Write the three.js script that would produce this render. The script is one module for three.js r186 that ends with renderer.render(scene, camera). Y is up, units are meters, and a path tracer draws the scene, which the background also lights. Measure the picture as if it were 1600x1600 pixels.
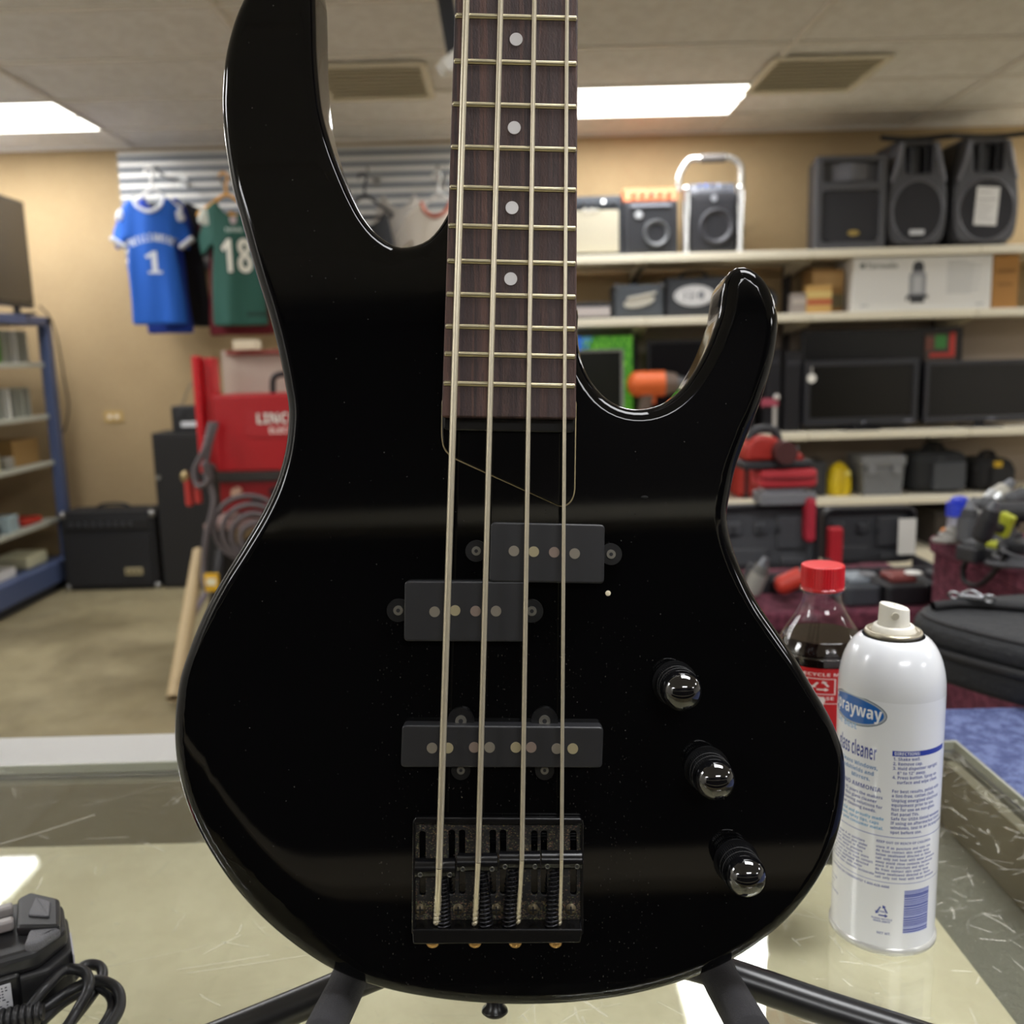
import * as THREE from 'three';
import { RoundedBoxGeometry } from 'three/addons/geometries/RoundedBoxGeometry.js';
import { mergeGeometries, mergeVertices } from 'three/addons/utils/BufferGeometryUtils.js';
import { TessellateModifier } from 'three/addons/modifiers/TessellateModifier.js';
import { RectAreaLightUniformsLib } from 'three/addons/lights/RectAreaLightUniformsLib.js';

// ---------------------------------------------------------------- camera, lights, exposure
const V = (x, y, z) => new THREE.Vector3(x, y, z);
const scene = new THREE.Scene();
scene.background = new THREE.Color(0x000000);
const renderer = new THREE.WebGLRenderer({ antialias: true });
renderer.toneMapping = THREE.LinearToneMapping;
renderer.toneMappingExposure = 1.0;
renderer.shadowMap.enabled = true;
const F = 1473;                                   // focal length in pixels of the 1600 pixel frame
const EYE = 1.33, COUNTER = 0.96, CEIL = 2.66, WALLZ = -6.05;
const camera = new THREE.PerspectiveCamera(2 * Math.atan(800 / F) * 180 / Math.PI, 1, 0.02, 60);
camera.position.set(0, EYE, 0);
camera.rotation.set(-9.3 * Math.PI / 180, 0, -1.5 * Math.PI / 180, 'YXZ');
camera.focus = 0.437;
camera.userData.fStop = 10;
camera.updateMatrixWorld(true);
scene.add(camera);
RectAreaLightUniformsLib.init();
const PANEL_LIGHT = 14.2, PANEL_GLOW = 5.5;
const panelSpots = [[-2.84, -5.32], [0.70, -5.32], [4.24, -5.32], [-2.62, -3.45], [0.74, -2.88, 0.5], [4.24, -2.88], [-2.84, -0.44], [0.70, -0.44], [4.24, -0.44], [-2.84, 2.0], [0.70, 2.0], [4.24, 2.0]];
for (const [x, z, w = 1.18] of panelSpots) {                // the light of each ceiling troffer, just under its diffuser
  const l = new THREE.RectAreaLight(0xf8f9ff, PANEL_LIGHT, w - 0.04, 0.55);
  l.position.set(x, CEIL - 0.03, z); l.rotation.x = -Math.PI / 2; l.castShadow = true;
  scene.add(l);
}

// ---------------------------------------------------------------- measuring helpers
const camQ = camera.quaternion.clone();
const dirOf = (px, py) => V((px - 800) / F, (800 - py) / F, -1).applyQuaternion(camQ);
const atZ = (px, py, z) => { const d = dirOf(px, py), t = z / d.z; return V(d.x * t, EYE + d.y * t, z); };
const atY = (px, py, y) => { const d = dirOf(px, py), t = (y - EYE) / d.y; return V(d.x * t, y, d.z * t); };

// ---------------------------------------------------------------- random, noise, textures
let seed = 12345;
const rnd = () => { seed |= 0; seed = seed + 0x6D2B79F5 | 0; let t = Math.imul(seed ^ seed >>> 15, 1 | seed); t = t + Math.imul(t ^ t >>> 7, 61 | t) ^ t; return ((t ^ t >>> 14) >>> 0) / 4294967296; };
const rr = (a, b) => a + (b - a) * rnd();
const canvas = (w, h, draw) => { const c = document.createElement('canvas'); c.width = w; c.height = h; draw(c.getContext('2d'), w, h); return c; };
function canvasTex(w, h, draw, repeat = 1, srgb = true) {
  const t = new THREE.CanvasTexture(canvas(w, h, draw));
  if (srgb) t.colorSpace = THREE.SRGBColorSpace;
  t.wrapS = t.wrapT = THREE.RepeatWrapping;
  if (Array.isArray(repeat)) t.repeat.set(repeat[0], repeat[1]); else t.repeat.set(repeat, repeat);
  t.magFilter = THREE.LinearFilter;
  return t;
}
function tileNoise(n, cells) {                    // tiling value noise on an n x n grid, octave sizes in cells
  const out = new Float32Array(n * n);
  let amp = 1, tot = 0;
  for (const c of cells) {
    const g = new Float32Array(c * c); for (let i = 0; i < c * c; i++) g[i] = rnd();
    for (let y = 0; y < n; y++) for (let x = 0; x < n; x++) {
      const fx = x / n * c, fy = y / n * c, x0 = Math.floor(fx), y0 = Math.floor(fy);
      let u = fx - x0, v = fy - y0; u = u * u * (3 - 2 * u); v = v * v * (3 - 2 * v);
      const a = g[(y0 % c) * c + x0 % c], b = g[(y0 % c) * c + (x0 + 1) % c], d = g[((y0 + 1) % c) * c + x0 % c], e = g[((y0 + 1) % c) * c + (x0 + 1) % c];
      out[y * n + x] += amp * ((a * (1 - u) + b * u) * (1 - v) + (d * (1 - u) + e * u) * v);
    }
    tot += amp; amp *= 0.6;
  }
  for (let i = 0; i < n * n; i++) out[i] /= tot;
  return out;
}
function noiseTex(n, cells, lo, hi, repeat, srgb = true, contrast = 1) {   // lo, hi: sRGB triples
  const f = tileNoise(n, cells), d = new Uint8Array(n * n * 4);
  for (let i = 0; i < n * n; i++) {
    let t = Math.min(1, Math.max(0, (f[i] - 0.5) * 2 * contrast + 0.5));
    for (let k = 0; k < 3; k++) d[i * 4 + k] = lo[k] + (hi[k] - lo[k]) * t;
    d[i * 4 + 3] = 255;
  }
  const t = new THREE.DataTexture(d, n, n); t.wrapS = t.wrapT = THREE.RepeatWrapping; t.magFilter = t.minFilter = THREE.LinearFilter;
  if (srgb) t.colorSpace = THREE.SRGBColorSpace;
  t.repeat.set(repeat, repeat); t.needsUpdate = true; return t;
}
const grainBump = noiseTex(128, [64, 128], [0, 0, 0], [255, 255, 255], 40, false);
const clothBump = noiseTex(128, [16, 64, 128], [0, 0, 0], [255, 255, 255], 12, false);

// ---------------------------------------------------------------- materials
const matCache = new Map();
function M(color, rough = 0.6, o = {}) {
  const key = color + '|' + rough + '|' + JSON.stringify(Object.entries(o).map(([k, v]) => [k, v?.uuid ?? v]));
  if (!matCache.has(key)) matCache.set(key, new THREE.MeshPhysicalMaterial({ color, roughness: rough, ...o }));
  return matCache.get(key);
}
const black = M(0x17171a, 0.5), blackSoft = M(0x1c1c1e, 0.85), blackGloss = M(0x0c0c0e, 0.15), dark = M(0x26262a, 0.6);
const tolex = M(0x1b1b1d, 0.75, { bumpMap: grainBump, bumpScale: 0.0006 });
const chrome = M(0xd8d8d6, 0.12, { metalness: 1 }), steel = M(0x9a9a98, 0.35, { metalness: 1 }), darkSteel = M(0x3c3c40, 0.4, { metalness: 0.9 });
const white = M(0xf0eee8, 0.5), paper = M(0xe8e6e0, 0.8), cream = M(0xe6dfca, 0.45), red = M(0xb8161c, 0.4), yellow = M(0xe2c41a, 0.5), orange = M(0xd9642a, 0.5);
const grey = M(0x77777a, 0.6), midGrey = M(0x4a4b4e, 0.6);

// ---------------------------------------------------------------- geometry helpers
const bx = (w, h, d, x = 0, y = 0, z = 0, r = 0.004, seg = 2) => {
  const g = r > 0 ? new RoundedBoxGeometry(w, h, d, seg, Math.min(r, w / 2.02, h / 2.02, d / 2.02)) : new THREE.BoxGeometry(w, h, d);
  return g.translate(x, y, z);
};
const cy = (rt, rb, h, x = 0, y = 0, z = 0, axis = 'y', seg = 28) => {
  const g = new THREE.CylinderGeometry(rt, rb, h, seg);
  if (axis === 'z') g.rotateX(Math.PI / 2); if (axis === 'x') g.rotateZ(-Math.PI / 2);
  return g.translate(x, y, z);
};
const sp = (r, x = 0, y = 0, z = 0, sx = 1, sy = 1, sz = 1) => new THREE.SphereGeometry(r, 32, 20).scale(sx, sy, sz).translate(x, y, z);
const tor = (R, r, x = 0, y = 0, z = 0, seg = 40) => new THREE.TorusGeometry(R, r, 10, seg).translate(x, y, z);
const tube = (pts, r, n = 64, closed = false, rs = 10) => new THREE.TubeGeometry(new THREE.CatmullRomCurve3(pts.map((p) => p.isVector3 ? p : V(...p)), closed, 'centripetal'), n, r, rs, closed);
const lathe = (pts, seg = 64) => new THREE.LatheGeometry(pts.map(([r, y]) => new THREE.Vector2(r, y)), seg);
function merge(list) {
  const l = list.map((g) => { const q = g.index ? g.toNonIndexed() : g.clone(); for (const k of Object.keys(q.attributes)) if (!['position', 'normal', 'uv'].includes(k)) q.deleteAttribute(k); if (!q.attributes.uv) q.setAttribute('uv', new THREE.Float32BufferAttribute(new Float32Array(q.attributes.position.count * 2), 2)); q.morphAttributes = {}; return q; });
  return mergeGeometries(l);
}
function roundPoly(pts, r = 0.003) {              // closed polygon of [x, y] with rounded corners
  const s = new THREE.Shape(), n = pts.length;
  for (let i = 0; i < n; i++) {
    const p = pts[(i + n - 1) % n], c = pts[i], q = pts[(i + 1) % n];
    const la = Math.hypot(p[0] - c[0], p[1] - c[1]), lb = Math.hypot(q[0] - c[0], q[1] - c[1]);
    const ra = Math.min(r, la / 2.1), rb = Math.min(r, lb / 2.1);
    const a = [c[0] + (p[0] - c[0]) / la * ra, c[1] + (p[1] - c[1]) / la * ra], b = [c[0] + (q[0] - c[0]) / lb * rb, c[1] + (q[1] - c[1]) / lb * rb];
    if (i === 0) s.moveTo(a[0], a[1]); else s.lineTo(a[0], a[1]);
    s.quadraticCurveTo(c[0], c[1], b[0], b[1]);
  }
  s.closePath(); return s;
}
function slab(shape, z0, z1, bevel = 0.001, seg = 3, curve = 8) {   // extruded from z0 to z1 (front), bevel kept inside the outline
  const d = z1 - z0;
  const g = new THREE.ExtrudeGeometry(shape, { depth: Math.max(1e-5, d - 2 * bevel), bevelEnabled: bevel > 0, bevelSize: bevel, bevelThickness: bevel, bevelOffset: -bevel, bevelSegments: seg, curveSegments: curve });
  return g.translate(0, 0, z0 + bevel);
}
const rectPts = (x0, y0, x1, y1) => [[x0, y0], [x1, y0], [x1, y1], [x0, y1]];
function boxUV(g, scale = 1) {                    // uv in metres by the facing of each triangle
  const q = g.index ? g.toNonIndexed() : g, p = q.attributes.position, uv = new Float32Array(p.count * 2);
  const a = V(0, 0, 0), b = V(0, 0, 0), c = V(0, 0, 0), n = V(0, 0, 0);
  for (let i = 0; i < p.count; i += 3) {
    a.fromBufferAttribute(p, i); b.fromBufferAttribute(p, i + 1); c.fromBufferAttribute(p, i + 2);
    n.copy(b).sub(a).cross(c.clone().sub(a));
    const ax = Math.abs(n.x), ay = Math.abs(n.y), az = Math.abs(n.z);
    [a, b, c].forEach((v, k) => { const [u, w] = az >= ax && az >= ay ? [v.x, v.y] : ay >= ax ? [v.x, v.z] : [v.z, v.y]; uv[(i + k) * 2] = u * scale; uv[(i + k) * 2 + 1] = w * scale; });
  }
  q.setAttribute('uv', new THREE.BufferAttribute(uv, 2)); return q;
}
function faceUV(g, x0, y0, x1, y1) {              // planar uv over an xy rectangle
  const p = g.attributes.position, uv = new Float32Array(p.count * 2);
  for (let i = 0; i < p.count; i++) { uv[i * 2] = (p.getX(i) - x0) / (x1 - x0); uv[i * 2 + 1] = (p.getY(i) - y0) / (y1 - y0); }
  g.setAttribute('uv', new THREE.BufferAttribute(uv, 2)); return g;
}

// ---------------------------------------------------------------- object helpers
const taken = new Map();
function numbered(name) { const n = taken.get(name) || 0; taken.set(name, n + 1); return n ? name + '_' + String(n).padStart(3, '0') : name; }
function part(name, geo, material, parent, label) {
  const m = new THREE.Mesh(Array.isArray(geo) ? (geo.length === 1 ? geo[0] : merge(geo)) : geo, material);
  m.name = name; m.castShadow = m.receiveShadow = true; if (label) m.userData.label = label;
  parent.add(m); return m;
}
function thing(name, label, category, pos = [0, 0, 0], turn = 0, group) {
  const o = new THREE.Group(); o.name = numbered(name); scene.add(o);
  if (pos.isVector3) o.position.copy(pos); else o.position.set(...pos);
  o.rotation.y = turn; o.userData = { label, category }; if (group) o.userData.group = group;
  return o;
}
function single(name, label, category, geo, material, pos = [0, 0, 0], turn = 0, group) {
  const m = part(numbered(name), geo, material, scene);
  if (pos.isVector3) m.position.copy(pos); else m.position.set(...pos);
  m.rotation.y = turn; m.userData = { label, category }; if (group) m.userData.group = group; return m;
}
function struct(name, geo, material, label, category) {
  const m = geo ? part(name, geo, material, scene) : new THREE.Group();
  if (!geo) { m.name = name; scene.add(m); }
  m.userData = { kind: 'structure', label, category }; return m;
}
// a thing standing on height y with its front at depth z, spanning pixel columns px0..px1 and reaching up to pixel row top
function spanOn(px0, px1, top, y, z) {
  const mid = (px0 + px1) / 2, a = atZ(px0, top, z), b = atZ(px1, top, z), c = atZ(mid, top, z);
  return { x: (a.x + b.x) / 2, y, z, w: b.x - a.x, h: c.y - y };
}

// ---------------------------------------------------------------- the room
const X0 = -3.42, X1 = 6.2, Z1 = 3.6;
const floorTex = noiseTex(512, [6, 14, 40, 128], [116, 106, 80], [150, 139, 108], 0.28, true, 1.5);
const floorRough = noiseTex(256, [5, 16, 60], [70, 70, 70], [130, 130, 130], 0.4, false);
struct('floor', boxUV(bx(X1 - X0 + 0.4, 0.1, Z1 - WALLZ + 0.4, (X0 + X1) / 2, -0.05, (Z1 + WALLZ) / 2, 0)), M(0xffffff, 1, { map: floorTex, roughnessMap: floorRough }), 'polished olive brown concrete shop floor', 'floor');
const wallTex = noiseTex(256, [4, 12, 90], [180, 155, 115], [189, 164, 123], 0.5, true);
const wallMat = M(0xffffff, 0.75, { map: wallTex, bumpMap: grainBump, bumpScale: 0.0008 });
const H = CEIL + 0.1;
const paleBounceTex = noiseTex(256, [4, 12, 90], [226, 222, 212], [234, 230, 221], 0.5, true), paleBounceMat = M(0xffffff, 0.75, { map: paleBounceTex, bumpMap: grainBump, bumpScale: 0.0008 });  // unseen walls made off-white to add bounce light to the ceiling
struct('wall_back', boxUV(bx(X1 - X0 + 0.4, H, 0.12, (X0 + X1) / 2, H / 2, WALLZ - 0.06, 0)), wallMat, 'tan painted shop wall behind the jerseys and shelves', 'wall');
struct('wall_left', boxUV(bx(0.12, H, Z1 - WALLZ, X0 - 0.06, H / 2, (Z1 + WALLZ) / 2, 0)), paleBounceMat, 'off-white side wall behind the blue shelving, pale for added bounce light', 'wall');
struct('wall_right', boxUV(bx(0.12, H, Z1 - WALLZ, X1 + 0.06, H / 2, (Z1 + WALLZ) / 2, 0)), paleBounceMat, 'off-white side wall beyond the shelving, pale for added bounce light', 'wall');
struct('wall_front', boxUV(bx(X1 - X0 + 0.4, H, 0.12, (X0 + X1) / 2, H / 2, Z1 + 0.06, 0)), paleBounceMat, 'off-white wall behind the shop counter, pale for added bounce light', 'wall');
struct('baseboard_back', bx(X1 - X0, 0.09, 0.015, (X0 + X1) / 2, 0.045, WALLZ + 0.008, 0.003), M(0x3a3430, 0.6), 'dark vinyl baseboard along the back wall', 'baseboard');

// suspended ceiling: a slab, T-bars and tiles 0.61 by 1.22 metres, with openings left for lights and vents
{
  const ceiling = struct('ceiling', bx(X1 - X0 + 0.4, 0.08, Z1 - WALLZ + 0.4, (X0 + X1) / 2, CEIL + 0.09, (Z1 + WALLZ) / 2, 0), M(0x8a8378, 0.9), 'suspended ceiling of pale grey tiles in a metal grid', 'ceiling');
  const tileTex = noiseTex(256, [24, 80, 256], [242, 239, 233], [251, 249, 244], 1.2, true, 1.3);
  const tileMat = M(0xffffff, 0.95, { map: tileTex, bumpMap: grainBump, bumpScale: 0.001 });
  const barMat = M(0xe2ddd4, 0.55);
  const zs = [], xs = [];
  for (let z = -5.32 - 0.305; z < Z1; z += 0.61) zs.push(z);
  for (let x = 0.70 - 0.59 - 1.18 * 2; x < X1; x += 1.18) xs.push(x);
  const zAll = [WALLZ, ...zs, Z1], xAll = [X0, ...xs, X1];
  const skip = new Set();
  const cut = [...panelSpots.map(([x, z]) => [x, z]), [-0.83, -4.71], [2.06, -4.71]];
  const geos = new Map();
  for (let i = 0; i + 1 < xAll.length; i++) for (let j = 0; j + 1 < zAll.length; j++) {
    const w = xAll[i + 1] - xAll[i], d = zAll[j + 1] - zAll[j], cx = (xAll[i] + xAll[i + 1]) / 2, cz = (zAll[j] + zAll[j + 1]) / 2;
    if (w < 0.05 || d < 0.05) continue;
    if (panelSpots.some(([x, z]) => Math.abs(x - cx) < 0.4 && Math.abs(z - cz) < 0.3)) { skip.add(i + ',' + j); continue; }
    const key = w.toFixed(3) + d.toFixed(3);
    if (!geos.has(key)) geos.set(key, boxUV(bx(w - 0.01, 0.014, d - 0.01, 0, 0, 0, 0.002)));
    const t = part('ceiling_tile', geos.get(key), tileMat, ceiling);
    t.position.set(cx, CEIL + 0.012, cz); t.rotation.y = rnd() < 0.5 ? Math.PI : 0;
  }
  for (const x of xs) part('grid_bar', bx(0.022, 0.012, Z1 - WALLZ, x, CEIL + 0.0, (Z1 + WALLZ) / 2, 0.001), barMat, ceiling);
  for (const z of zs) part('grid_bar', bx(X1 - X0, 0.011, 0.022, (X0 + X1) / 2, CEIL, z, 0.001), barMat, ceiling);
  part('wall_angle', bx(X1 - X0, 0.02, 0.02, (X0 + X1) / 2, CEIL - 0.004, WALLZ + 0.012, 0.001), barMat, ceiling);
}
{ // ceiling troffers
  const glow = new THREE.MeshStandardMaterial({ color: 0xffffff, emissive: 0xfdfdf4, emissiveIntensity: PANEL_GLOW, roughness: 0.6 });
  const frameM = M(0xe8e4da, 0.5), lensM = M(0xd8d4c8, 0.5);
  panelSpots.forEach(([x, z, w = 1.18], i) => {
    const seen = i === 0 ? 'bright fluorescent ceiling panel above the blue jerseys, cut by the frame' : i === 1 ? 'bright fluorescent ceiling panel between the guitar neck and the ceiling vent' : ['', '', 'fluorescent ceiling panel far right over the end of the shelving', 'fluorescent ceiling panel mirrored in the left edge of the counter glass', 'square ceiling panel mirrored in the glass under the guitar', 'fluorescent ceiling panel high over the burgundy plinth', 'fluorescent ceiling panel left of the photographer', 'fluorescent ceiling panel right over the guitar, mirrored in its knobs', 'fluorescent ceiling panel right of the photographer', 'fluorescent ceiling panel behind the photographer, leftmost', 'fluorescent ceiling panel straight behind the photographer', 'fluorescent ceiling panel behind the photographer, rightmost'][i];
    const t = thing('ceiling_light', seen, 'ceiling light', [x, CEIL, z], 0, 'fluorescent ceiling panels');
    part('frame', [bx(w, 0.012, 0.02, 0, 0, -0.295, 0.002), bx(w, 0.012, 0.02, 0, 0, 0.295, 0.002), bx(0.02, 0.012, 0.6, -w / 2 + 0.005, 0, 0, 0.002), bx(0.02, 0.012, 0.6, w / 2 - 0.005, 0, 0, 0.002)], frameM, t);
    part('diffuser', bx(w - 0.03, 0.008, 0.57, 0, 0.0, 0, 0.002), glow, t);
    part('spine', bx(w - 0.03, 0.004, 0.03, 0, -0.005, 0.0, 0.001), lensM, t);
  });
}
{ // ceiling vents
  const ventM = M(0xe0d9c4, 0.6), slotM = M(0xd2cab4, 0.7);
  for (const [p0, p1, q0, q1, lab] of [[512, 664, 106, 144, 'square ceiling air vent between the guitar horn and neck'], [1172, 1382, 93, 134, 'wide ceiling air vent beyond the bright light panel']]) {
    const a = atY(p0, q1, CEIL), b = atY(p1, q0, CEIL);
    const w = b.x - a.x > 0.3 ? b.x - a.x : 0.6, cx = (a.x + b.x) / 2, cz = (a.z + b.z) / 2, d = 0.56;
    const t = thing('ceiling_vent', lab, 'vent', [cx, CEIL - 0.012, cz], 0, 'ceiling air vents');
    part('frame', [bx(w, 0.014, 0.03, 0, 0, -d / 2, 0.003), bx(w, 0.014, 0.03, 0, 0, d / 2, 0.003), bx(0.03, 0.014, d, -w / 2, 0, 0, 0.003), bx(0.03, 0.014, d, w / 2, 0, 0, 0.003)], ventM, t);
    part('backing', bx(w - 0.02, 0.004, d - 0.02, 0, 0.004, 0, 0.001), slotM, t);
    for (let k = 0; k < 9; k++) { const l = part('louver', bx(w - 0.05, 0.003, 0.044, 0, 0, 0, 0.001), ventM, t); l.position.set(0, -0.002, -d / 2 + 0.05 + k * (d - 0.1) / 8); l.rotation.x = 0.35; }
  }
}
{ // drop bracket with a small white camera, behind the neck
  const top = atZ(684, -40, -3.4), foot = atZ(706, 88, -3.4);
  const t = thing('security_camera', 'small white camera on a dark drop bracket behind the guitar neck', 'camera', [foot.x, foot.y, -3.4]);
  const L = CEIL - foot.y, dx = (top.x - foot.x) * L / (top.y - foot.y);
  const arm = part('bracket', bx(0.055, Math.hypot(L, dx), 0.05, 0, 0, 0, 0.008), M(0x2e3036, 0.5), t); arm.position.set(dx / 2 + 0.012, L / 2 - 0.006, 0); arm.rotation.z = -Math.atan2(dx, L);
  const c = part('camera_body', [bx(0.13, 0.05, 0.06, 0, 0, 0, 0.014), cy(0.022, 0.022, 0.02, -0.07, 0, 0, 'x')], white, t); c.position.set(0.025, -0.015, 0.04); c.rotation.z = 0.6;
  part('ceiling_plate', bx(0.12, 0.012, 0.1, dx, L - 0.014, 0, 0.003), M(0x2e3036, 0.5), t);
}

// ---------------------------------------------------------------- blue shelving along the left wall, with a television on top
const blueSteel = M(0x4c597c, 0.45);
{
  const zf = -5.78, zn = -4.3, xf = -2.78, xb = -3.38, top = 1.64;
  const t = thing('display_shelving', 'blue steel display shelving with glass shelves along the wall', 'shelving', [0, 0, 0]);
  for (const [x, z] of [[xf, zf], [xf, zn], [xb, zf], [xb, zn]]) part('post', bx(0.06, top, 0.06, x, top / 2, z, 0.004), blueSteel, t);
  part('top_panel', bx(xf - xb + 0.06, 0.05, zn - zf + 0.06, (xf + xb) / 2, top - 0.025, (zf + zn) / 2, 0.004), blueSteel, t);
  part('base_plinth', bx(xf - xb, 0.06, zn - zf, (xf + xb) / 2, 0.03, (zf + zn) / 2, 0.004), M(0x1d1d20, 0.7), t);
  part('base_rail', bx(xf - xb + 0.06, 0.12, zn - zf + 0.06, (xf + xb) / 2, 0.12, (zf + zn) / 2, 0.004), blueSteel, t);
  part('rear_panel', bx(0.012, top - 0.2, zn - zf, xb + 0.02, top / 2 + 0.06, (zf + zn) / 2, 0), M(0x9a9484, 0.8), t);
  const ys = [1.36, 1.05, 0.77, 0.42];
  for (const y of ys) { const s = part('shelf', bx(xf - xb - 0.02, 0.016, zn - zf - 0.05, (xf + xb) / 2, y, (zf + zn) / 2, 0.002), M(0xb9bcae, 0.3), t); part('shelf_lip', bx(0.014, 0.03, zn - zf - 0.05, xf - 0.018, y, (zf + zn) / 2, 0.002), M(0xb4b6a8, 0.35, {}), s); }
  // goods on its shelves, each a thing
  const g = 'small goods on the blue display shelving';
  const item = (name, label, cat, geo, m, x, y, z, turn = 0) => single(name, label, cat, geo, m, [x, y + 0.0085, z], turn, g);
  const ord = ['nearest the far post', 'second from the far post', 'third from the far post', 'fourth from the far post', 'fifth from the far post', 'sixth from the far post', 'seventh from the far post', 'eighth from the far post', 'ninth from the far post'];
  for (let k = 0; k < 9; k++) item('media_case', (k === 5 ? 'bright green' : k === 2 ? 'white' : 'pale grey') + ' upright game case on the top blue shelf, ' + ord[k], 'case', bx(0.13, 0.19, 0.014, 0, 0.095, 0, 0.002), M([0xbfc0b4, 0xa9ab9c, 0xe4e4dc, 0xb2b3a6, 0xbdbfae, 0x6aa73c, 0xcfd6c2, 0xb4b5a8, 0xc4c5ba][k], 0.5), xf - 0.12, 1.36, -5.66 + k * 0.062, 0);
  for (let k = 0; k < 7; k++) item('media_case', (k === 3 ? 'white' : 'dull grey') + ' upright game case on the second blue shelf, ' + ord[k], 'case', bx(0.13, 0.17, 0.016, 0, 0.085, 0, 0.002), M([0x9fa094, 0xaaac9e, 0x94968a, 0xe2e2da, 0xa4a69a, 0xb0b2a6, 0x989a8e][k], 0.5), xf - 0.13, 1.05, -5.64 + k * 0.075, 0);
  item('cardboard_carton', 'tan carton on the third blue shelf beside the far post', 'box', bx(0.26, 0.15, 0.3, 0, 0.075, 0, 0.004), M(0x9a7a48, 0.8), xf - 0.2, 0.77, -5.55);
  item('medicine_tub', 'white and yellow tub at the front of the third blue shelf', 'tub', [cy(0.05, 0.05, 0.09, 0, 0.045, 0), cy(0.052, 0.052, 0.02, 0, 0.1, 0)], M(0xe6dca8, 0.5), xf - 0.09, 0.77, -5.17);
  item('plastic_bag', 'crumpled clear plastic bag lying on the third blue shelf', 'bag', sp(0.09, 0, 0.04, 0, 1, 0.45, 1.5), M(0xc4c8c0, 0.35), xf - 0.12, 0.77, -4.98);
  item('tool_pouch', 'red pouch lying on the low blue shelf', 'pouch', bx(0.14, 0.04, 0.2, 0, 0.02, 0, 0.016, 4), M(0xb23020, 0.6), xf - 0.12, 0.42, -5.52);
  item('shoe_pair_box', 'pale blue box on the low blue shelf', 'box', bx(0.18, 0.09, 0.16, 0, 0.045, 0, 0.006), M(0x9db0b4, 0.6), xf - 0.13, 0.42, -5.26, 0.2);
  item('white_pouch', 'white pouch under the low blue shelf on the base rail', 'pouch', bx(0.2, 0.08, 0.24, 0, 0.04, 0, 0.02, 4), M(0xc9c6a4, 0.7), xf - 0.14, 0.172, -5.5);
  item('black_handset', 'black handset lying near the end of the low blue shelf', 'device', bx(0.1, 0.06, 0.22, 0, 0.03, 0, 0.012), black, xf - 0.1, 0.42, -5.04);
  item('folded_jacket', 'dark folded jacket on the third blue shelf behind the carton', 'clothing', bx(0.3, 0.11, 0.3, 0, 0.055, 0, 0.04, 4), M(0x34302c, 0.9), xf - 0.24, 0.77, -4.62);
  item('hard_case', 'black hard case standing on the low blue shelf near its middle', 'case', bx(0.3, 0.16, 0.24, 0, 0.08, 0, 0.012, 3), black, xf - 0.22, 0.42, -4.76);
  item('paper_stack', 'stack of white papers lying on the base rail of the blue shelving', 'papers', bx(0.22, 0.05, 0.3, 0, 0.025, 0, 0.002), paper, xf - 0.16, 0.172, -5.1);
  item('grey_parcel', 'grey wrapped parcel on the third blue shelf front', 'parcel', bx(0.16, 0.07, 0.08, 0, 0.035, 0, 0.016, 3), M(0x8e8a80, 0.6), xf - 0.12, 0.77, -5.32);
  // television on top, facing the aisle
  const a = atZ(45, 318, -5.70), tv = thing('television', 'switched off television on top of the blue shelving, facing the aisle', 'television', [xf - 0.03, top, -5.70]);
  const hh = a.y - top;
  part('screen_frame', bx(0.05, hh - 0.04, 1.15, 0, hh / 2 + 0.03, 0.575, 0.006), M(0x2b2926, 0.4), tv);
  part('screen', bx(0.004, hh - 0.08, 1.11, 0.026, hh / 2 + 0.035, 0.575, 0.001), M(0x3a352e, 0.25), tv);  // brown-grey glare of the screen put into its base colour
  part('stand_foot', bx(0.2, 0.016, 0.04, 0, 0.009, 0.16, 0.004), black, tv); part('stand_foot', bx(0.2, 0.016, 0.04, 0, 0.009, 0.98, 0.004), black, tv);
  part('stand_neck', bx(0.03, 0.05, 0.03, 0, 0.035, 0.16, 0.004), black, tv); part('stand_neck', bx(0.03, 0.05, 0.03, 0, 0.035, 0.98, 0.004), black, tv);
  const cp = [[62, 478], [80, 500], [100, 590], [107, 640], [98, 676], [92, 660]].map(([x, y]) => atZ(x, y, -5.9));
  part('hanging_cable', tube(cp.map((v) => v.clone().sub(tv.position)), 0.006, 60), M(0x5a4a36, 0.7), tv, 'thin dark cable hanging beside the shelving');
}
{ // wall outlet
  const c = atZ(178, 651, WALLZ), t = thing('wall_outlet', 'small pale wall outlet on the tan wall above the guitar amplifier', 'outlet', [c.x, c.y, WALLZ]);
  part('plate', bx(0.12, 0.07, 0.006, 0, 0, 0.004, 0.003), M(0xc9a869, 0.6), t);
  part('socket', cy(0.014, 0.014, 0.004, -0.022, 0, 0.008, 'z'), M(0xf2e8d2, 0.4), t); part('socket', cy(0.014, 0.014, 0.004, 0.022, 0, 0.008, 'z'), M(0xf2e8d2, 0.4), t);
}

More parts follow.
